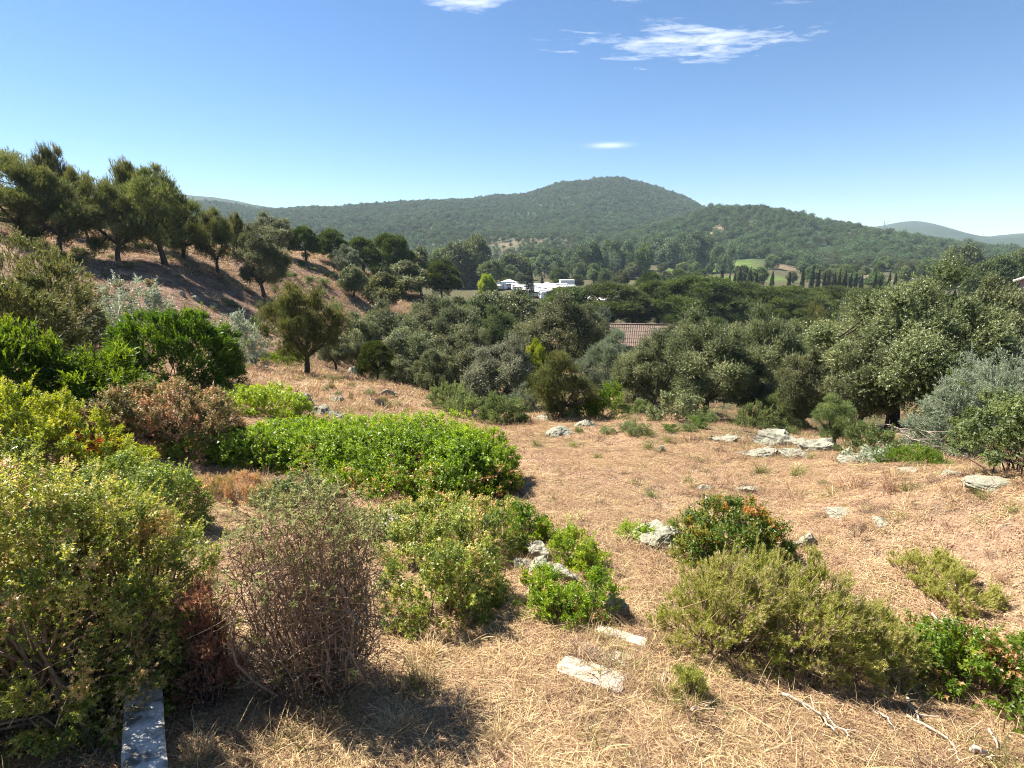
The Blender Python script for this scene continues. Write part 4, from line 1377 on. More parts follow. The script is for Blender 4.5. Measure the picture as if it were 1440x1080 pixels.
# the near left
shrub('yellow_green_shrub', 'yellow-green shrub with reddish foot in the left corner', [(60, 690, 190, 572), (10, 680, 140, 548), (150, 690, 120, 632)], 'lime', 'broad', 3.4, cover=2.4, clump=.10, tint=.55, dead=.12, dead_zone=-1.4, shoot=.9)
shrub('big_leafy_shrub', 'huge tangled small-leaved shrub covering the lower left', [(90, 1075, 380, 642), (200, 960, 200, 680), (20, 1000, 320, 625), (240, 990, 90, 815)], 'mixleaf', 'oval', 2.0, cover=2.3, clump=.09, tint=.50, dead=.13, dead_scale=.2, stalks=1100, depth_k=.7, stems=420, stem='twig', shoot=.5, maxn=16000)
shrub('leafy_shrub', 'fresh green leafy shrub at the upper edge of the huge tangled one', [(235, 760, 110, 655), (180, 740, 120, 640)], 'mixleaf', 'oval', 2.8, cover=2.4, clump=.10, tint=.30, dead=.04, shoot=.3, quad=True)
shrub('red_dry_shrub', 'dead reddish brown shrub between huge tangled shrub and twiggy shrub', [(305, 985, 66, 800), (295, 1000, 60, 870)], 'redleaf', 'narrow', 3, cover=1.2, clump=.09, tint=.4, stems=120, stem='darktwig', up=.9)


def twiggy_shrub():
    rg = np.random.default_rng(91)
    c, r = gp(458, 985)
    hd = unit(np.array([c[0], c[1], 0]))
    c = c + hd * .22
    c[2] = ground(c[0], c[1])[0]
    t = thing('twiggy_shrub', 'half-bare brown twiggy shrub with grey-green top in the foreground', 'shrub', tuple(c))
    st, tw, fo = MB(), MB(), MB()
    H = z_at(455, 690, r + .2) - c[2]
    W = 86 * (depth(c)) / F * 1.15
    P, D = [], []
    for i in range(95):
        a = rg.uniform(0, 6.283)
        d = math.sqrt(rg.random())
        hh = H * (1 - .42 * d ** 2.5) * rg.uniform(.72, 1.03)
        e = np.array([math.cos(a) * d * W * .92, math.sin(a) * d * W * .7, hh])
        b = np.array([math.cos(a) * d * W * .40, math.sin(a) * d * W * .32, -.03])
        mid = np.array([e[0] * 1.15, e[1] * 1.15, hh * .35]) + rg.normal(0, .16, 3)
        B = bez(b, e, mid, 9)
        B[1:] += np.cumsum(rg.normal(0, .036, (8, 3)), 0)
        st.tube(B, np.linspace(.0125, .0035, 9) * rg.uniform(.4, 1.5), 4)
        for j in range(24):
            k = rg.integers(1, 9)
            o_ = B[k]
            dr = unit(np.array([rg.normal(), rg.normal(), rg.uniform(-.3, 1.5)]))
            ln = rg.uniform(.08, .30)
            tip = o_ + dr * ln
            if tip[2] > H * 1.02:
                tip[2] = H * 1.02
            tw.tube(bez(o_, tip, (o_ + tip) / 2 + rg.normal(0, .025, 3), 4), np.linspace(.0042, .0016, 4), 3)
            if rg.random() < .45:
                e2 = tip + unit(rg.normal(size=3) + [0, 0, .5]) * rg.uniform(.05, .13)
                tw.tube([o_ * .3 + tip * .7, (tip + e2) / 2, e2], [.002, .0015, .001], 3)
            zrel = tip[2] / H
            pg = .85 if zrel > .80 else .22 if zrel > .62 else .04
            if rg.random() < pg:
                m_ = rg.integers(2, 6)
                P.append(tip + rg.normal(0, .03, (m_, 3)))
                D.append(dr + rg.normal(0, .5, (m_, 3)) + [0, 0, .4])
    P, D = np.concatenate(P), np.concatenate(D)
    n = len(P)
    T = np.clip(rg.normal(.5, .18, n), 0, .83)
    sprigs(fo, P, D, .085, 'broad', rg, 8, T, .12)
    # withered leaves curled along the stems
    m_ = 5000
    a, d, h = rg.uniform(0, 6.28, m_), np.sqrt(rg.random(m_)), rg.uniform(.08, .92, m_) * H
    q = np.c_[np.cos(a) * d * W * .95, np.sin(a) * d * W * .7, h]
    dl = MB()
    sprigs(dl, q, rg.normal(size=(m_, 3)), .05, 'broad', rg, 5, rg.uniform(.05, .75, m_), .15)
    obj('foliage', fo.mesh('foliage', M['twigtop']), t, kind='stuff')
    obj('withered_foliage', dl.mesh('withered_foliage', M['withered']), t, kind='stuff')
    obj('stem_tangle', st.mesh('stem_tangle', M['twig'], True), t, kind='stuff')
    obj('twig_tangle', tw.mesh('twig_tangle', M['twig']), t, kind='stuff')


twiggy_shrub()


# ------------------------------------------------------------------ rocks and stones
def ico(level):
    t = (1 + 5 ** .5) / 2
    V = [(-1, t, 0), (1, t, 0), (-1, -t, 0), (1, -t, 0), (0, -1, t), (0, 1, t), (0, -1, -t), (0, 1, -t), (t, 0, -1), (t, 0, 1), (-t, 0, -1), (-t, 0, 1)]
    Fc = [(0, 11, 5), (0, 5, 1), (0, 1, 7), (0, 7, 10), (0, 10, 11), (1, 5, 9), (5, 11, 4), (11, 10, 2), (10, 7, 6), (7, 1, 8), (3, 9, 4), (3, 4, 2), (3, 2, 6), (3, 6, 8), (3, 8, 9), (4, 9, 5), (2, 4, 11), (6, 2, 10), (8, 6, 7), (9, 8, 1)]
    V = [np.array(v) / np.linalg.norm(v) for v in V]
    for _ in range(level):
        cache, nf = {}, []

        def mid(a, b):
            k = (min(a, b), max(a, b))
            if k not in cache:
                v = V[a] + V[b]
                V.append(v / np.linalg.norm(v))
                cache[k] = len(V) - 1
            return cache[k]
        for a, b, c in Fc:
            ab, bc, ca = mid(a, b), mid(b, c), mid(c, a)
            nf += [(a, ab, ca), (b, bc, ab), (c, ca, bc), (ab, bc, ca)]
        Fc = nf
    return np.array(V), np.array(Fc)


ROCKS = []
ICO4, ICO3 = ico(4), ico(3)


def rock(label, px, py, w, h_px, flat=None, dk=.7, seed=0, name='rock', cat='rock', mat='rock', rz=None, sink=.50, group=None, jag=.42, fine=True):
    rg = np.random.default_rng(seed + 400)
    p, r = gp(px, py)
    s = depth(p) / F
    rx, rz_ = w / 2 * s, h_px * s
    V, Fc = ICO4 if fine else ICO3
    V = V.copy()
    # cut by random planes to get facets, then roughen
    for _ in range(11):
        nrm = unit(rg.normal(size=3) * [1, 1, .9])
        dd = rg.uniform(.45, .85)
        over = V @ nrm - dd
        V = V - np.maximum(over, 0)[:, None] * nrm
    V *= (1 + jag * .5 * fbm(V * 1.7 + seed, seed, 3) + jag * .35 * fbm(V * 6 + seed, seed + 3, 3))[:, None]
    strata = fbm(np.c_[V[:, 2] * 7 + V[:, 0] * 2, V[:, 0] * .7], seed + 6, 2)
    V[:, :2] *= (1 + .06 * strata)[:, None]
    V[:, 2] += .10 * np.sin(V[:, 0] * 3 + seed) + .12 * vnoise(V[:, :2] * 3.5 + seed, seed + 8)
    V *= np.array([rx, rx * dk, rz_])
    mb = MB()
    mb.add(V, F3=Fc)
    o = obj(name, mb.mesh(name, M[mat]), kind=None)
    o.location = (p[0], p[1], p[2] + rz_ * (.5 - sink))
    o.rotation_euler = (rg.normal(0, .08), rg.normal(0, .08), rg.uniform(-.5, .5) if rz is None else rz)
    ROCKS.append((p[0], p[1], rx, rx * dk))
    return tag(o, label, cat, group)


rock('broad flat lichen-covered rock left of the rounded orange-tipped shrub', 925, 762, 84, 22, dk=.9, seed=1, rz=.5)
rock('small angular pale rock right of the orange-tipped shrub', 1133, 766, 40, 16, seed=2)
rock('small grey stone just above the row of stones', 806, 752, 24, 16, seed=3)
rock('largest pale outcrop hump at the far edge of the clearing', 1092, 626, 84, 24, seed=4, dk=.8)
rock('striped pale outcrop slab descending right of the largest hump', 1148, 634, 62, 22, seed=5, rz=-.35)
rock('low pale ledge in front of the outcrop hump', 1068, 640, 70, 12, seed=61, dk=.6)
rock('thin pale ledge between the outcrop hump and its striped slab', 1122, 642, 46, 10, seed=62, rz=-.3)
rock('low pale stone left of the outcrop hump', 1018, 620, 48, 12, seed=6)
rock('long tilted grey rock at the top of the clearing', 790, 612, 50, 13, seed=7, rz=.5)
rock('flat light rock behind the long tilted grey rock', 822, 600, 36, 9, seed=8, rz=.4)
rock('low light rock under the bronze-green tree', 800, 590, 34, 7, seed=19)
rock('rounded pale rock at the foot of the small green shrubs', 765, 592, 26, 9, seed=20)
rock('small white stone alone on the dry grass', 930, 636, 13, 9, seed=9, fine=False)
rock('pale edge stone before the pale fleshy plant', 1200, 650, 40, 9, seed=10, rz=-.4)
rock('flat edge stone right of the flat bright green patch', 1285, 664, 46, 7, seed=11, rz=-.3)
rock('low ledge stone near the right end of the crest', 1345, 668, 44, 7, seed=12, rz=-.3)
rock('long pale ledge stone at the right edge of the crest', 1400, 684, 80, 9, seed=13, rz=-.35)
rock('dark weathered flat stone in the dry grass', 1240, 736, 40, 7, seed=14)
rock('thin pale flat stone beside the dark weathered one', 1185, 722, 56, 6, seed=15)
rock('crumbly grey stone under the faded grass stalks', 1050, 690, 38, 9, seed=16)
rock('broken grey stone left of the faded grass stalks', 990, 686, 30, 7, seed=17)
rock('dark split rock on the slope behind the bright mound', 432, 572, 36, 18, seed=21)
rock('grey rock tumbling below the dark split rock', 454, 582, 46, 15, seed=22)
rock('white-edged rock beside the bright mound', 474, 588, 34, 13, seed=23)
rock('small grey rock half way down the near slope', 472, 564, 24, 9, seed=24, fine=False)
rock('pale rock on the ravine lip beside the ball-shaped tree', 497, 527, 30, 11, seed=25, fine=False)
rock('flat rock at the ravine lip under the dark oaks', 540, 556, 34, 9, seed=26, fine=False)
rock('pale stone at the ravine lip nearest the yellowish shrub', 572, 546, 14, 5, seed=27, fine=False)
rock('upright dark rock on the slope above the bright mound', 533, 572, 14, 18, seed=28, fine=False)
rock('small light rock at the right end of the ravine lip', 600, 552, 14, 5, seed=29, fine=False)
# row of stones in the middle (an old low wall)
G = 'stones of the fallen low wall'
rock('tan block at the top of the row of stones', 760, 786, 42, 24, seed=31, group=G, sink=.2, jag=.18, name='stone', cat='stone')
rock('small grey stone tucked under the dark green tuft', 722, 766, 18, 14, seed=32, group=G, name='stone', cat='stone')
rock('dark grey stone in the middle of the row', 762, 812, 46, 22, seed=33, group=G, sink=.2, name='stone', cat='stone')
rock('long pale stone under the draped bright shrub', 798, 822, 60, 22, seed=34, group=G, sink=.2, name='stone', cat='stone', rz=-.6)
rock('pale half-buried stone left in the row', 736, 802, 30, 16, seed=35, group=G, sink=.25, name='stone', cat='stone')
rock('dark rough stone at the right end of the leafy shrub', 866, 868, 34, 34, seed=36, group=G, name='stone', cat='stone', sink=.2)
rock('rounded tan stone in the dry litter under the olive shrub', 1135, 965, 16, 12, seed=37, name='stone', cat='stone')
rock('small square tan stone below the left end of the olive shrub', 936, 982, 12, 10, seed=38, name='stone', cat='stone', fine=False)
rock('reddish small stone in front of the olive shrub', 966, 1004, 16, 9, seed=39, name='stone', cat='stone', fine=False)
for i, (px, py, w, h) in enumerate(((205, 425, 14, 7), (255, 415, 12, 6), (274, 421, 12, 7), (300, 430, 14, 6), (240, 436, 16, 6), (330, 455, 14, 6), (345, 462, 16, 6), (290, 445, 12, 5), (140, 470, 16, 8))):
    rock('grey stone lying on the shaded bank', px, py, w, h, seed=50 + i, group='stones on the shaded bank', fine=False)


# ------------------------------------------------------------------ slabs, kerb, manhole
M['slab'] = noise_mat('pale_stone_slab', [(.30, (.22, .175, .125)), (.48, (.40, .345, .27)), (.68, (.56, .51, .43))], scale=9, bump=.7, bdist=.012)
M['kerbstone'] = noise_mat('weathered_kerb_concrete', [(.34, (.13, .115, .09)), (.44, (.36, .35, .32)), (.55, (.58, .57, .54)), (.7, (.70, .69, .66))], scale=6.5, bump=.8, bdist=.015)
M['concrete'] = noise_mat('grey_concrete', [(.30, (.11, .10, .09)), (.5, (.21, .195, .175)), (.72, (.31, .29, .265))], scale=6, bump=.5, bdist=.008)


def slab(label, px, py, L_, W_, T_, rz, name='stone_slab', cat='slab', mat='slab', seed=0, lift=.5, rough=.10):
    rg = np.random.default_rng(seed)
    p, r = gp(px, py)
    n, m_ = 14, 22 if W_ > 1 else 8
    u, v = np.meshgrid(np.linspace(-1, 1, n), np.linspace(-1, 1, m_), indexing='ij')
    edge = 1 + rough * fbm(np.c_[u.ravel() * 3 + seed, v.ravel() * 3], seed, 3).reshape(u.shape)
    x, y = u * L_ / 2 * edge, v * W_ / 2 * edge
    bev = np.where((abs(u) > .99) | (abs(v) > .99), -.012, 0)
    zt = T_ + bev + .006 * fbm(np.c_[u.ravel() * 4, v.ravel() * 4 + seed], seed + 2, 3).reshape(u.shape)
    top = np.stack([x, y, zt], -1).reshape(-1, 3)
    bot = np.stack([x, y, np.zeros_like(x)], -1).reshape(-1, 3)
    k = n * m_
    i, j = np.meshgrid(np.arange(n - 1), np.arange(m_ - 1), indexing='ij')
    a = (i * m_ + j).ravel()
    ft = np.stack([a, a + m_, a + m_ + 1, a + 1], -1)
    per = [i_ * m_ for i_ in range(n)] + [(n - 1) * m_ + j_ for j_ in range(1, m_)] + [i_ * m_ + m_ - 1 for i_ in range(n - 2, -1, -1)] + [j_ for j_ in range(m_ - 2, 0, -1)]
    sd = [[per[q], k + per[q], k + per[(q + 1) % len(per)], per[(q + 1) % len(per)]] for q in range(len(per))]
    mb = MB()
    mb.add(np.concatenate([top, bot]), np.concatenate([ft, np.array(sd)]))
    o = obj(name, mb.mesh(name, M[mat]))
    gx = (ground(p[0] + .3, p[1])[0] - ground(p[0] - .3, p[1])[0]) / .6
    gy = (ground(p[0], p[1] + .3)[0] - ground(p[0], p[1] - .3)[0]) / .6
    o.location = (p[0], p[1], p[2] - T_ * (1 - lift))
    ca, sa = math.cos(rz), math.sin(rz)
    ROCKS.append((p[0], p[1], max(L_, W_) * .5, max(L_, W_) * .5))
    o.rotation_euler = (gx * -sa + gy * ca, -(gx * ca + gy * sa), rz)
    return tag(o, label, cat)


slab('white stone slab lying in the shade of the leafy shrub', 872, 897, .52, .17, .08, -.52, seed=1, lift=.5)
slab('pale slab almost buried in straw between the two clear ones', 850, 922, .50, .22, .06, -.50, seed=2, lift=.42)
slab('big straw-strewn slab nearest the camera', 832, 952, .60, .28, .10, -.52, seed=3, lift=.5)
slab('long grey concrete kerb running out under the huge tangled shrub', 197, 1003, .23, 2.0, .34, .60, name='concrete_kerb', cat='kerb', mat='kerbstone', seed=4, lift=.6, rough=.10)


def manhole():
    p, r = gp(536, 742)
    t = thing('manhole_cover', 'round grey concrete lid half hidden by weeds', 'manhole cover', (p[0], p[1], p[2] - .01), .4)
    a = np.linspace(0, 2 * math.pi, 41)[:-1]

    def ring(r0, r1, z0, z1):
        mb = MB()
        prof = [(r0, z0), (r1, z0), (r1, z1), (r0, z1)]
        V = np.array([[math.cos(x) * q, math.sin(x) * q, z] for q, z in prof for x in a])
        Fq = []
        for k in range(4):
            for j in range(40):
                Fq.append([k * 40 + j, k * 40 + (j + 1) % 40, ((k + 1) % 4) * 40 + (j + 1) % 40, ((k + 1) % 4) * 40 + j])
        mb.add(V, Fq)
        return mb
    rad = .44
    obj('collar', ring(rad * .86, rad, -.1, .10).mesh('collar', M['concrete']), t)
    mb = MB()
    V = np.array([[math.cos(x) * q, math.sin(x) * q, z] for q, z in ((rad * .84, -.05), (rad * .84, .07), (rad * .80, .085)) for x in a] + [[0, 0, .09]])
    Fq = [[k * 40 + j, k * 40 + (j + 1) % 40, (k + 1) * 40 + (j + 1) % 40, (k + 1) * 40 + j] for k in range(2) for j in range(40)]
    mb.add(V, Fq, [[80 + j, 80 + (j + 1) % 40, 120] for j in range(40)])
    obj('lid', mb.mesh('lid', M['concrete']), t)
    M['hole'] = plain('dark_iron', (.04, .04, .04))
    for q in (-1, 1):
        hb = MB()
        hb.tube([(q * .22, -.05, .088), (q * .22, -.05, .11), (q * .22, .05, .11), (q * .22, .05, .088)], .010, 6)
        obj('lifting_handle', hb.mesh('lifting_handle', M['hole']), t)


manhole()


# ------------------------------------------------------------------ sticks and dead branches
def stick(label, pts, rad, mat='deadwood', lift=.02, fork=0, seed=0, name='dry_stick', cat='stick', group=None):
    rg = np.random.default_rng(seed)
    P = []
    for px, py in pts:
        p, r = gp(px, py)
        P.append(p)
    P = np.array(P)
    base = P[0].copy()
    t = np.linspace(0, 1, 12)
    s = np.linspace(0, 1, len(P))
    Q = np.stack([np.interp(t, s, P[:, k]) for k in range(3)], -1) - base
    Q[:, 2] = ground(Q[:, 0] + base[0], Q[:, 1] + base[1]) - base[2] + lift + .02 * np.sin(t * 7 + seed)
    Q[1:-1] += rg.normal(0, rad * .6, (10, 3))
    mb = MB()
    if name == 'dry_stick':
        rad = rad * 1.5
        Q[:, 2] += .03
    mb.tube(Q, np.linspace(rad, rad * .45, 12), 5, cap=True)
    for i in range(fork):
        k = rg.integers(3, 10)
        ln = np.linalg.norm(Q[-1] - Q[0]) * rg.uniform(.2, .45)
        d = unit(Q[k + 1] - Q[k - 1] + rg.normal(0, .9, 3) * np.linalg.norm(Q[k + 1] - Q[k - 1]) * [1, 1, .3])
        e = Q[k] + d * ln
        mb.tube(bez(Q[k], e, (Q[k] + e) / 2 + rg.normal(0, .02, 3), 5), np.linspace(rad * .6, rad * .25, 5), 4)
    o = obj(name, mb.mesh(name, M[mat], True))
    o.location = base
    return tag(o, label, cat, group)


stick('long bleached forked stick in front of the olive shrub', [(1098, 985), (1150, 1005), (1172, 1038)], .011, fork=3, seed=1)
stick('thin forked stick crossing the long bleached one', [(1160, 1012), (1195, 1045)], .007, fork=2, seed=2)
stick('bleached stick bundle end under the creeping shrub', [(1272, 985), (1292, 1022)], .010, fork=3, seed=3)
stick('straight grey stick lying left of the bundle end', [(1224, 1000), (1262, 1035)], .008, fork=1, seed=4)
stick('curved pale branch at the bottom right', [(1275, 1010), (1340, 1055), (1348, 1075)], .009, fork=2, seed=5)
stick('short stout pale stick at the very bottom right', [(1365, 1062), (1398, 1072)], .016, fork=1, seed=6)
stick('pale stick lying below the small tuft', [(972, 1008), (1000, 995)], .012, fork=0, seed=7)
stick('yellowish stem across the creeping shrub', [(1298, 920), (1355, 958)], .008, fork=0, seed=8, lift=.45)
stick('thin stick beside the left end of the olive shrub', [(928, 980), (934, 952)], .009, seed=9)
stick('dead forked stick near the lower right corner', [(1390, 1030), (1402, 1058)], .010, fork=2, seed=10)
for i, (a, b) in enumerate(((1222, 1300), (1240, 1290), (1228, 1280), (1250, 1310), (1215, 1270))):
    stick('grey fallen dead branch arching over the green scrub', [(a, 640 - i), ((a + b) / 2, 636 - i * 2), (b, 640)], .009, fork=9, seed=20 + i, lift=.25 + .10 * i, name='dead_branch', cat='branch', group='fallen dead branches below the largest oak')


# ------------------------------------------------------------------ dry grass, straw and litter
def blade_strip(mb, b, d, ln, w, bend, rg, tint):
    t = np.array([0, .4, .75, 1.0])
    up = np.array([0, 0, 1.0])
    side = unit(np.cross(d, up) + rg.normal(0, .2, 3))
    c = b + d[None] * (t * ln)[:, None] + bend[None] * (t ** 2 * ln)[:, None]
    ww = np.array([1, .85, .55, .12])[:, None] * w / 2
    V = np.concatenate([c - side * ww, c + side * ww])
    mb.add(V, [[i, i + 1, 5 + i, 4 + i] for i in range(3)], tint=tint)


def tuft_mesh(seed, n, h, spread, w, lean, mat, flat=False):
    rg = np.random.default_rng(seed)
    mb = MB()
    for i in range(n):
        a = rg.uniform(0, 6.283)
        b = np.array([math.cos(a), math.sin(a), 0]) * spread * math.sqrt(rg.random())
        az2 = rg.uniform(0, 6.283)
        el = rg.uniform(.02, .30) if flat else rg.uniform(.5, 1.45)
        d = np.array([math.cos(az2) * math.cos(el), math.sin(az2) * math.cos(el), math.sin(el)])
        bend = np.array([math.cos(az2), math.sin(az2), -.9]) * rg.uniform(.05, lean) if not flat else np.array([rg.normal(0, .3), rg.normal(0, .3), -el * .7])
        if flat:
            b[2] = rg.uniform(.002, .03)
        blade_strip(mb, b, d, h * rg.uniform(.45, 1.15), w * rg.uniform(.7, 1.3), bend, rg, np.clip(rg.normal(.5, .25), 0, 1))
    return mb.mesh('tuft', M[mat])


def leaf_litter_mesh(seed, n, spread, size, mat):
    rg = np.random.default_rng(seed)
    mb = MB()
    P = np.c_[rg.normal(0, spread * .5, (n, 2)), rg.uniform(.003, .025, n)]
    D = rg.normal(size=(n, 3)) * [1, 1, .35]
    A = unit(np.cross(D, [0, 0, 1.0]) + rg.normal(0, .3, (n, 3)))
    D = unit(D)
    s = size * rg.uniform(.5, 1.3, n)[:, None]
    V = np.stack([P - D * s * .5, P + A * s * .25 + [0, 0, .004], P + D * s * .5, P - A * s * .25 + [0, 0, .004]], 1).reshape(-1, 3)
    mb.add(V, np.arange(4 * n).reshape(-1, 4), tint=rg.uniform(0, 1, n))
    return mb.mesh('litter', M[mat])


def sample_ground(n, r0, r1, az0, az1, rg, power=1.0):
    az = np.radians(rg.uniform(az0, az1, n))
    u = rg.random(n)
    r = (r0 ** power + u * (r1 ** power - r0 ** power)) ** (1 / power)
    x, y = np.sin(az) * r, np.cos(az) * r
    z = ground(x, y)
    e = .12
    gx, gy = (ground(x + e, y) - z) / e, (ground(x, y + e) - z) / e
    return np.c_[x, y, z], unit(np.c_[-gx, -gy, np.ones(n)]), r


def grass():
    rg = np.random.default_rng(71)
    # flat straw lying about
    P, Nn, r = sample_ground(44000, 2.0, 24, -58, 58, rg, 1.25)
    k_ = rg.random(len(r)) < np.clip(.60 + 1.2 * fbm(P[:, :2] / 1.5, 19, 3), .12, 1)
    P, Nn, r = P[k_], Nn[k_], r[k_]
    n = len(P)
    s = rg.uniform(.7, 1.3, n) * (1 + r / 90)
    ms = [tuft_mesh(100 + i, 44, .085 if i < 4 else .15, .14, .0042, .3, ('straw', 'straw', 'rust', 'rust', 'straw', 'rust')[i], True) for i in range(6)]
    scatter_stuff('straw_litter', 'dry straw lying flat all over the slope', P, eul_from(Nn, rg.uniform(0, 6.28, n)), np.c_[s, s, s], rg.choice(6, n, p=[.2, .2, .2, .2, .12, .08]), ms)
    # upright dry grass
    P, Nn, r = sample_ground(36000, 2.2, 40, -58, 58, rg, 1.3)
    p2 = P[:, :2]
    dn = .5 + .8 * fbm(p2 / 1.6, 61, 3)
    keep_ = rg.random(len(P)) < np.clip(dn, .06, 1)
    P, Nn, r = P[keep_], Nn[keep_], r[keep_]
    n = len(P)
    s = rg.uniform(.5, 1.25, n) * (1 + np.clip(r - 8, 0, 30) / 50) * (.55 + 1.1 * np.clip(.5 + .9 * fbm(P[:, :2] / .9, 37, 2), 0, 1.3))
    tilt = unit(Nn + rg.normal(0, .22, (n, 3)) * [1, 1, 0] + [0, 0, .5])
    pinkish = fbm(p2[keep_] / 2.5, 66, 2) + rg.normal(0, .3, n) + np.clip((r - 9) / 14, 0, .6) > .25
    idx = np.where(pinkish, rg.integers(4, 8, n), rg.integers(0, 4, n))
    u_ = rg.random(n)
    patch = fbm(p2[keep_] / 1.3, 91, 2)
    idx = np.where(u_ < .10 + .14 * (patch > .25), rg.integers(8, 10, n), np.where(u_ > .97 - .12 * (patch < -.35), rg.integers(10, 12, n), idx))
    ms = [tuft_mesh(200 + i, 22, .15, .05, .0035, .7, 'straw') for i in range(4)] + [tuft_mesh(210 + i, 22, .17, .06, .004, .6, 'rust') for i in range(4)] + [tuft_mesh(220 + i, 40, .12, .08, .004, .8, 'darktwig') for i in range(2)] + [tuft_mesh(225 + i, 26, .16, .07, .005, .6, 'greengrass') for i in range(2)]
    scatter_stuff('dry_grass', 'short dry upright grass in clumps over the slope', P, eul_from(tilt, rg.uniform(0, 6.28, n)), np.c_[s, s, s], idx, ms)
    # weeds growing against the stones
    xs, ys = [], []
    for x, y, a_, b_ in ROCKS:
        if math.hypot(x, y) > 30:
            continue
        k = int(14 + 40 * a_)
        th = rg.uniform(0, 6.28, k)
        f = rg.uniform(.85, 1.35, k)
        xs.append(x + np.cos(th) * a_ * f)
        ys.append(y + np.sin(th) * b_ * f)
    xs, ys = np.concatenate(xs), np.concatenate(ys)
    k = len(xs)
    s = rg.uniform(.6, 1.5, k)
    scatter_stuff('rockside_grass', 'dry weeds growing against the stones', np.c_[xs, ys, ground(xs, ys)], np.c_[rg.normal(0, .2, k), rg.normal(0, .2, k), rg.uniform(0, 6.28, k)], np.c_[s, s, s], rg.integers(0, 12, k), ms)
    # long pale stems lying and leaning near the camera
    P, Nn, r = sample_ground(1500, 2.3, 7.5, -36, 40, rg, 1.2)
    k = len(P)
    s = rg.uniform(.6, 1.4, k)
    sm = [tuft_mesh(250 + i, 7, .34, .10, .0045, .9, 'straw', i > 1) for i in range(4)]
    scatter_stuff('dry_stems', 'long pale dry stems leaning and lying in the straw', P, eul_from(Nn, rg.uniform(0, 6.28, k)), np.c_[s, s, s], rg.integers(0, 4, k), sm)
    # leaf litter
    P, Nn, r = sample_ground(9000, 2.0, 16, -58, 58, rg, 1.25)
    n = len(P)
    s = rg.uniform(.7, 1.3, n)
    ms = [leaf_litter_mesh(300 + i, 26, .22, .026, 'dryleaf') for i in range(3)] + [leaf_litter_mesh(310, 18, .2, .03, 'redleaf')]
    idx = np.where(rg.random(n) < .88, rg.integers(0, 3, n), 3)
    scatter_stuff('leaf_litter', 'fallen brown leaves scattered over the straw', P, eul_from(Nn, rg.uniform(0, 6.28, n)), np.c_[s, s, s], idx, ms)
    # coarse far grass on the left slope, the bank and under the oaks
    P, Nn, r = sample_ground(18000, 17, 110, -52, 12, rg, 1.6)
    az_ = np.degrees(np.arctan2(P[:, 0], P[:, 1]))
    k_ = ~((az_ < -22) & (r > 36) & (r < 56)) | (rg.random(len(r)) < .3)
    P, Nn, r = P[k_], Nn[k_], r[k_]
    n = len(P)
    s = rg.uniform(.8, 1.8, n) * (1 + r / 60)
    ms = [tuft_mesh(400 + i, 18, .18, .16, .010, .6, ('straw', 'rust', 'greengrass')[i % 3]) for i in range(6)]
    scatter_stuff('far_dry_grass', 'coarse dry grass on the far slope and bank', P, eul_from(Nn, rg.uniform(0, 6.28, n)), np.c_[s, s, s], np.where(rg.random(n) < .85, rg.choice([0, 1, 3, 4], n), rg.choice([2, 5], n)), ms)
    # pebbles
    P, Nn, r = sample_ground(1800, 2.5, 18, -58, 58, rg, 1.3)
    n = len(P)
    pm = []
    for i in range(4):
        V, Fc = ico(1)
        V = V * (1 + .3 * vnoise(V * 1.4 + i * 7, i))[:, None] * [1, .8, .55]
        mb = MB()
        mb.add(V, F3=Fc)
        pm.append(mb.mesh('pebble', M['rock']))
    s = rg.uniform(.008, .03, n)
    scatter_stuff('gravel', 'small loose stones in the dry grass', P, eul_from(Nn, rg.uniform(0, 6.28, n)), np.c_[s, s, s], rg.integers(0, 4, n), pm)


grass()

# green and yellow tufts one can pick out on the clearing
TUFT = {}


def tuft(label, px, py, hpx, kind, group=None, wide=1.0):
    p, r = gp(px, py)
    if kind not in TUFT:
        sd = 500 + len(TUFT)
        mt = {'green': 'greengrass', 'dry': 'straw', 'rust': 'rust', 'grey': 'greyolive'}[kind]
        TUFT[kind] = tuft_mesh(sd, 130, 1.0, .30, .018, .55, mt)
    h = hpx * depth(p) / F
    o = obj('grass_tuft', TUFT[kind])
    o.location = p
    o.rotation_euler = (0, 0, px * 1.7)
    o.scale = (h * wide, h * wide, h)
    return tag(o, label, 'grass tuft', group)


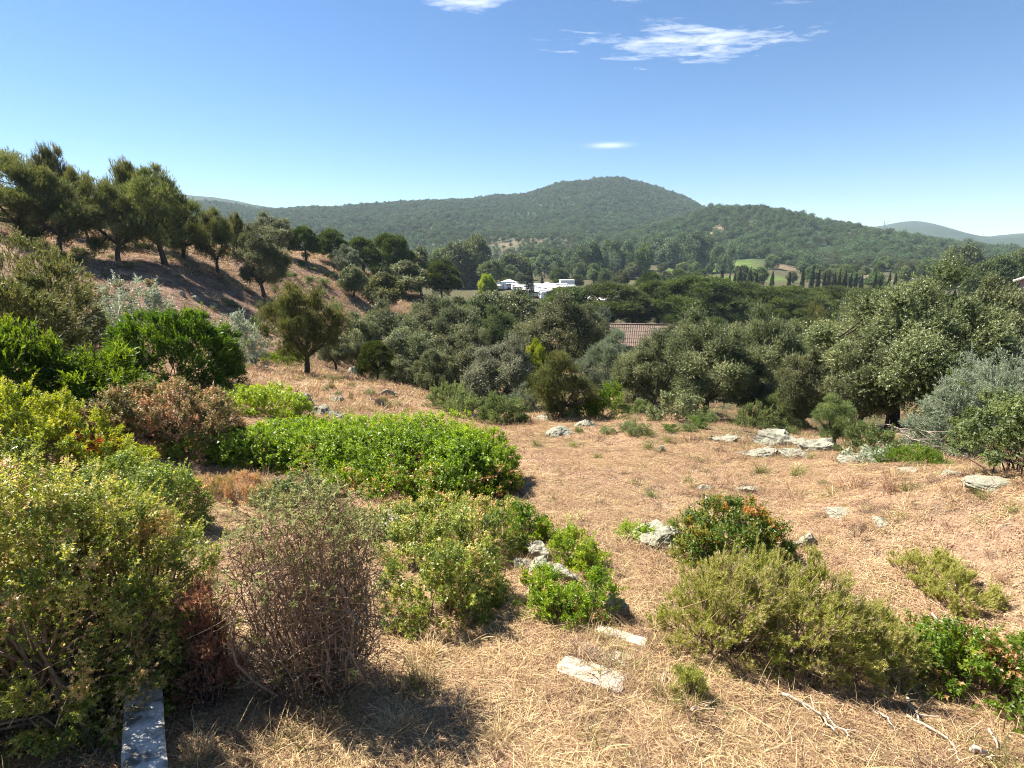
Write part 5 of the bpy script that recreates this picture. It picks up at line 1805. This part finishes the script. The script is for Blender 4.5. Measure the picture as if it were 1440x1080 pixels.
for lab, px, py, h, kd in (
        ('olive tuft left of the long tilted rock', 755, 628, 22, 'green'), ('tuft hugging the front of the long tilted rock', 805, 628, 18, 'green'), ('small tuft behind the lone white stone', 838, 644, 14, 'green'),
        ('pale green tuft in the middle of the upper clearing', 912, 630, 22, 'green'), ('tuft between the pale green tuft and the ravine trees', 890, 596, 20, 'green'), ('dry green tuft at the crest of the clearing', 912, 614, 20, 'green'),
        ('yellow-green weed on the pink grass', 968, 678, 18, 'green'), ('tall olive tuft right of the lone white stone', 938, 622, 20, 'green'), ('grey-green tuft in the centre of the clearing', 915, 698, 18, 'grey'),
        ('feathery grey tuft above the orange-tipped shrub', 1040, 712, 30, 'green'), ('second grey tuft above the orange-tipped shrub', 1010, 712, 26, 'grey'), ('brown tuft left of the orange-tipped shrub', 912, 728, 14, 'rust'),
        ('tuft in front of the outcrop hump', 1070, 665, 24, 'green'), ('tall tuft below the striped outcrop slab', 1120, 668, 26, 'green'), ('yellowish weed below the outcrop', 1160, 682, 14, 'green'),
        ('big rusty tuft before the flat bright patch', 1255, 690, 34, 'rust'), ('olive tuft beside the big rusty one', 1275, 690, 26, 'green'), ('dry tuft near the crest to the right', 1330, 690, 22, 'dry'),
        ('dry tuft at the right end of the clearing', 1380, 700, 24, 'green'), ('tuft at the right edge of the clearing', 1425, 720, 24, 'green'), ('straw tuft below the left slab', 740, 960, 30, 'dry'), ('straw tuft at the bottom by the dark litter', 700, 1040, 40, 'dry'),
        ('greenish tuft right of the twiggy shrub', 585, 970, 50, 'green'), ('dry stalk tuft under the ground cover', 600, 925, 48, 'dry'), ('tuft beside the nearest slab', 770, 985, 30, 'rust'), ('straw tuft in the twiggy shrub shade', 560, 1030, 46, 'dry'),
        ('straw tuft at the bottom left by the kerb', 275, 1070, 50, 'dry'), ('grey twiggy tuft above the flat lichen rock', 890, 738, 16, 'rust'), ('dark dry tuft on the right of the clearing', 1290, 768, 14, 'rust'), ('dark dry tuft left of the needle-leaved strip', 1410, 818, 18, 'rust'),
        ('green weed by the ravine lip', 420, 560, 16, 'green'), ('green weed on the near slope', 470, 585, 16, 'green'), ('dry weed tuft in the middle of the near slope', 560, 570, 14, 'green'), ('grassy tuft at the lip under the oaks', 590, 548, 12, 'dry')):
    tuft(lab, px, py, h, kd)


# ------------------------------------------------------------------ caravans and buildings
M['white'] = plain('white_panel', (.80, .80, .78), rough=.4)
M['cream'] = plain('cream_canvas', (.74, .68, .58), rough=.7)
M['glass'] = plain('dark_glass', (.03, .035, .04), rough=.15, spec=.6)
M['tyre'] = plain('black_rubber', (.03, .03, .03), rough=.8)
M['grey'] = plain('grey_panel', (.33, .36, .40), rough=.5)
M['tile'] = noise_mat('old_clay_tile', [(.3, (.08, .058, .043)), (.5, (.145, .105, .08)), (.7, (.21, .165, .135))], scale=6, bump=.3)
M['render'] = plain('pale_wall_render', (.62, .56, .48), rough=.9)
M['pinkwall'] = plain('pink_wall_render', (.50, .30, .26), rough=.9)
M['steel'] = plain('galvanised_steel', (.30, .32, .34), rough=.5, spec=.5)


def rounded_body(L_, W_, H_, z0, rad=.35):
    prof = []
    for cx, cz, a0 in ((L_ / 2 - rad, z0 + H_ - rad, 0), (-L_ / 2 + rad, z0 + H_ - rad, 90), (-L_ / 2 + rad * .6, z0 + rad * .6, 180), (L_ / 2 - rad * .6, z0 + rad * .6, 270)):
        rr_ = rad if a0 < 180 else rad * .6
        for k in range(4):
            a = R(a0 + k * 30)
            prof.append((cx + rr_ * math.cos(a), cz + rr_ * math.sin(a)))
    n = len(prof)
    V = [(x, s * W_ / 2, z) for s in (-1, 1) for x, z in prof] + [(0, -W_ / 2, z0 + H_ / 2), (0, W_ / 2, z0 + H_ / 2)]
    mb = MB()
    mb.add(V, [[j, (j + 1) % n, n + (j + 1) % n, n + j] for j in range(n)], [[(j + 1) % n, j, 2 * n] for j in range(n)] + [[n + j, n + (j + 1) % n, 2 * n + 1] for j in range(n)])
    return mb


def caravan_meshes():
    d = {'body': rounded_body(5.6, 2.2, 2.0, .5).mesh('body', M['white'])}
    for nm, mt, bx in (('window', 'glass', ((0, 0, 0), (1.1, .04, .55))), ('door', 'grey', ((0, 0, 0), (.6, .04, 1.55))), ('end_window', 'glass', ((0, 0, 0), (.04, 1.5, .6))), ('tow_bar', 'steel', ((0, 0, 0), (1.2, .1, .08)))):
        mb = MB()
        mb.box(*bx)
        d[nm] = mb.mesh(nm, M[mt])
    mb = MB()
    mb.tube([(0, -.1, 0), (0, .1, 0)], [.32, .32], 10, cap=True)
    d['wheel'] = mb.mesh('wheel', M['tyre'])
    mb = MB()
    mb.box((0, 0, 0), (3.2, 2.0, .05))
    d['awning'] = mb.mesh('awning', M['cream'])
    return d


CV = caravan_meshes()


def caravan(px, r, rz, label, awn=False, s=1.0):
    p = at(px, r)
    t = thing('caravan', label, 'caravan', tuple(p), rz, 'white caravans parked on the campsite', (s, s, s))
    obj('body', CV['body'], t)
    for x in (-1.5, .4):
        obj('window', CV['window'], t).location = (x, -1.115, 1.75)
    obj('door', CV['door'], t).location = (1.6, -1.115, 1.35)
    for sx in (-1, 1):
        obj('end_window', CV['end_window'], t).location = (sx * 2.79, 0, 1.75)
    for sy in (-1, 1):
        obj('wheel', CV['wheel'], t).location = (0, sy * 1.02, .32)
    obj('tow_bar', CV['tow_bar'], t).location = (3.3, 0, .48)
    if awn:
        a = obj('awning', CV['awning'], t)
        a.location = (0, -2.15, 2.15)
        a.rotation_euler = (.12, 0, 0)


crg = np.random.default_rng(3)
for i, (px, r, lab) in enumerate(((693, 232, 'caravan at the far left of the campsite'), (703, 236, 'caravan beside the far left one'), (714, 238, 'caravan under the small sandy slope'), (724, 228, 'caravan just left of the tall cypress'), (733, 214, 'caravan touching the tall cypress'),
                                  (757, 214, 'caravan right of the tall cypress'), (766, 206, 'caravan in the second row right of the tall cypress'), (775, 216, 'caravan in the middle of the campsite'), (784, 208, 'caravan below the white shed'), (794, 214, 'caravan beside the white shed'),
                                  (760, 190, 'front-row caravan at the left'), (771, 186, 'front-row caravan in the middle'), (782, 184, 'front-row caravan at the right'), (795, 190, 'caravan half behind the dark oak'), (800, 176, 'nearest caravan over the oak tops'), (790, 172, 'second nearest caravan over the oak tops'),
                                  (752, 222, 'back-row caravan behind the cypress'), (788, 226, 'back-row caravan at the shed'), (805, 204, 'caravan at the right end of the campsite'), (812, 186, 'caravan near the wide pale tent'), (745, 198, 'caravan in front of the tall cypress'),)):
    caravan(px, r, crg.uniform(-.5, .5) + (1.57 if i % 3 == 0 else 0), 'white ' + lab, awn=i % 2 == 0, s=1.15)


for i in range(16):
    caravan(752 + 4.2 * i, crg.uniform(178, 226), crg.uniform(-.6, .6), 'white caravan packed among the rows right of the tall cypress', awn=i % 3 == 0, s=1.15)


def marquee(px, r, label, w=6, h=3.6):
    p = at(px, r)
    t = thing('canvas_tent', label, 'tent', tuple(p), .4, 'pale tents on the campsite')
    mb = MB()
    q = w / 2
    mb.add([(-q, -q, 2.2), (q, -q, 2.2), (q, q, 2.2), (-q, q, 2.2), (0, 0, h), (-q, -q, 1.95), (q, -q, 1.95), (q, q, 1.95), (-q, q, 1.95)], [[0, 1, 6, 5], [1, 2, 7, 6], [2, 3, 8, 7], [3, 0, 5, 8]], [[0, 1, 4], [1, 2, 4], [2, 3, 4], [3, 0, 4]])
    obj('canopy', mb.mesh('canopy', M['cream']), t)
    for sx in (-1, 1):
        for sy in (-1, 1):
            pb = MB()
            pb.tube([(sx * q * .97, sy * q * .97, -.1), (sx * q * .97, sy * q * .97, 2.1)], .05, 5)
            obj('pole', pb.mesh('pole', M['steel']), t)


marquee(781, 200, 'cream pointed tent in the middle of the caravans')
marquee(769, 224, 'cream pointed tent at the back of the campsite', 5)
marquee(716, 246, 'pale pointed tent left of the tall cypress', 6)
marquee(832, 168, 'wide pale tent roof right of the campsite', 9, 3.4)


def building(name, label, px, r, L_, W_, H_, rz, roof, wall='render', tile='tile', cat='house', windows=3, flat=False):
    p = at(px, r)
    p = p - np.array([0, 0, .3])
    t = thing(name, label, cat, tuple(p), rz)
    mb = MB()
    mb.box((0, 0, H_ / 2), (L_, W_, H_))
    if not flat:
        mb.add([(-L_ / 2, -W_ / 2, H_), (-L_ / 2, W_ / 2, H_), (-L_ / 2, 0, H_ + roof), (L_ / 2, -W_ / 2, H_), (L_ / 2, W_ / 2, H_), (L_ / 2, 0, H_ + roof)], None, [[0, 2, 1], [3, 4, 5]])
    obj('wall', mb.mesh('wall', M[wall]), t)
    if flat:
        rb = MB()
        rb.box((0, 0, H_ + .1), (L_ + .3, W_ + .3, .2))
        obj('roof', rb.mesh('roof', M[tile]), t)
    else:
        rb = MB()
        ov = .35
        for s in (-1, 1):
            nx = int(L_ / .2)
            xs = np.linspace(-L_ / 2 - ov, L_ / 2 + ov, nx * 2 + 1)
            for row in range(6):
                a, b = row / 6, (row + 1) / 6 + .02
                ya, za = s * (W_ / 2 + ov) * (1 - a), H_ + roof * a - ov * roof / (W_ / 2) * (1 - a)
                yb, zb = s * (W_ / 2 + ov) * (1 - b), H_ + roof * b - ov * roof / (W_ / 2) * (1 - b)
                wv = .035 * np.where(np.arange(len(xs)) % 2, 1, -1)
                V = np.concatenate([np.c_[xs, np.full(len(xs), ya), za + wv + .10], np.c_[xs, np.full(len(xs), yb), zb + wv + .06]])
                k = len(xs)
                rb.add(V, [[i, i + 1, k + i + 1, k + i] for i in range(k - 1)])
        ro = obj('roof', rb.mesh('roof', M[tile]), t)
        ridge_ = MB()
        ridge_.tube([(-L_ / 2 - ov, 0, H_ + roof + .08), (L_ / 2 + ov, 0, H_ + roof + .08)], .13, 8, cap=True)
        obj('ridge_cap', ridge_.mesh('ridge_cap', M[tile], True), ro)
        for sx in (-1, 1):
            vb = MB()
            for s in (-1, 1):
                vb.tube([(sx * (L_ / 2 + ov), s * (W_ / 2 + ov), H_ - ov * roof / (W_ / 2) + .13), (sx * (L_ / 2 + ov), 0, H_ + roof + .14)], .11, 6, cap=True)
            obj('verge', vb.mesh('verge', M['render']), ro)
    for i in range(windows):
        x = (i + .5) / windows * L_ - L_ / 2
        wb = MB()
        wb.box((0, 0, 0), (1.0, .06, 1.1))
        w = obj('window', wb.mesh('window', M['white']), t)
        w.location = (x, -W_ / 2 - .02, H_ * .55)
        gb = MB()
        gb.box((0, -.035, 0), (.8, .03, .9))
        obj('pane', gb.mesh('pane', M['glass']), w)
    return t


building('tiled_house', 'low house with an old clay tile roof between the oaks', 908, 68, 8.2, 7.0, 2.8, -.12, 1.9)
building('campsite_shed', 'white box-shaped shed at the back of the caravans', 797, 238, 6, 4, 4.2, .1, 0, wall='white', tile='white', cat='shed', windows=0, flat=True)
building('pink_house', 'pink house with pale roof edge at the right edge', 1545, 66, 9, 7, 7.4, .5, 1.6, wall='pinkwall', windows=3)
building('farm_house', 'small pink-roofed house among the valley cypresses', 1206, 330, 9, 7, 2.6, .2, 1.6, windows=3)
building('white_house', 'white flat-roofed house glimpsed through the largest oak', 1338, 72, 10, 7, 3.4, .2, 0, wall='white', tile='white', windows=3, flat=True)


def lattice(name, label, px, r, h, base, kind, cat='pylon'):
    p = at(px, r)
    t = thing(name, label, cat, tuple(p), .3)
    if kind == 'vee':                       # single body, V head
        mb = MB()
        zs = np.linspace(0, h * .62, 7)
        for i in range(6):
            w0, w1 = base * (1 - .75 * i / 6), base * (1 - .75 * (i + 1) / 6)
            for sx, sy in ((-1, -1), (1, -1), (1, 1), (-1, 1)):
                mb.tube([(sx * w0, sy * w0, zs[i]), (sx * w1, sy * w1, zs[i + 1])], .16, 4)
                sx2, sy2 = -sy, sx
                mb.tube([(sx * w0, sy * w0, zs[i]), (sx2 * w1, sy2 * w1, zs[i + 1])], .09, 3)
        obj('lattice_body', mb.mesh('lattice_body', M['steel']), t)
        for s in (-1, 1):
            ab = MB()
            for d in (-.5, .5):
                ab.tube([(s * .4, d, h * .62), (s * h * .20, d * .4, h * .97)], .15, 4)
            ab.tube([(s * h * .08, .2, h * .75), (s * h * .12, -.3, h * .83)], .08, 3)
            obj('lattice_arm', ab.mesh('lattice_arm', M['steel']), t)
        cb = MB()
        cb.tube([(-h * .27, 0, h * .97), (h * .27, 0, h * .97)], .2, 4)
        obj('cross_beam', cb.mesh('cross_beam', M['steel']), t)
    else:                                   # portal: two lattice legs and a beam
        for s in (-1, 1):
            lb = MB()
            for d in (-.35, .35):
                lb.tube([(s * base + d, 0, -.3), (s * base + d * .6, 0, h)], .07, 4)
            for i in range(9):
                q = -1 if i % 2 else 1
                lb.tube([(s * base + q * .34, 0, h * i / 9), (s * base - q * .3, 0, h * (i + 1) / 9)], .025, 3)
            obj('lattice_leg', lb.mesh('lattice_leg', M['steel']), t)
        cb = MB()
        cb.tube([(-base * 1.5, 0, h * .95), (base * 1.5, 0, h * .95)], .06, 4)
        obj('cross_beam', cb.mesh('cross_beam', M['steel']), t)
    return t


lattice('power_pylon', 'tiny power pylon standing on the crest of the right hill', 1232, 790, 17, 2.0, 'vee')
lattice('power_mast', 'two-legged lattice power mast in front of the stream-side trees', 866, 285, 12.5, 1.7, 'portal')
M['wire'] = plain('wire', (.10, .10, .11))


def wire(px0, px1, z, label):
    a, b = at(px0, 285), at(px1, 285)
    a[2] = b[2] = at(866, 285)[2] + z
    mb = MB()
    m_ = (a + b) / 2
    m_[2] -= 2.5
    mb.tube(bez(a, b, m_, 14) - a, .035, 3)
    o = obj('power_line', mb.mesh('power_line', M['wire']))
    o.location = a
    tag(o, label, 'wire', 'power lines across the valley')


wire(866, 620, 11.8, 'upper power line running left from the two-legged mast')
wire(866, 1120, 11.8, 'power line running right from the two-legged mast')

# ------------------------------------------------------------------ the hazy air
hz = MB()
hz.box((0, 0, 0), (1, 1, 1))
hm, N, L = mat_new('hazy_air')
pv = N.new('ShaderNodeVolumePrincipled')
pv.inputs['Color'].default_value = (.64, .82, 1.0, 1)
pv.inputs['Density'].default_value = .00014
pv.inputs['Anisotropy'].default_value = .0
o = N.new('ShaderNodeOutputMaterial')
L.new(pv.outputs[0], o.inputs['Volume'])
zmin = min(float(v.co.z) for v in bpy.data.objects['ground'].data.vertices)
zmax = max(float(v.co.z) for v in bpy.data.objects['ground'].data.vertices)
haze = obj('haze', hz.mesh('haze', hm), kind='stuff')
haze.location = (0, 0, (zmin - 1 + zmax + 25) / 2)
haze.scale = (8100, 8100, zmax + 25 - zmin + 1)
haze['label'] = 'thin blue summer haze over the valley'
tot = sum(len(m_.loops) - 2 * len(m_.polygons) for m_ in bpy.data.meshes)

print('TRIS', tot, 'OBJECTS', len(sc.objects))
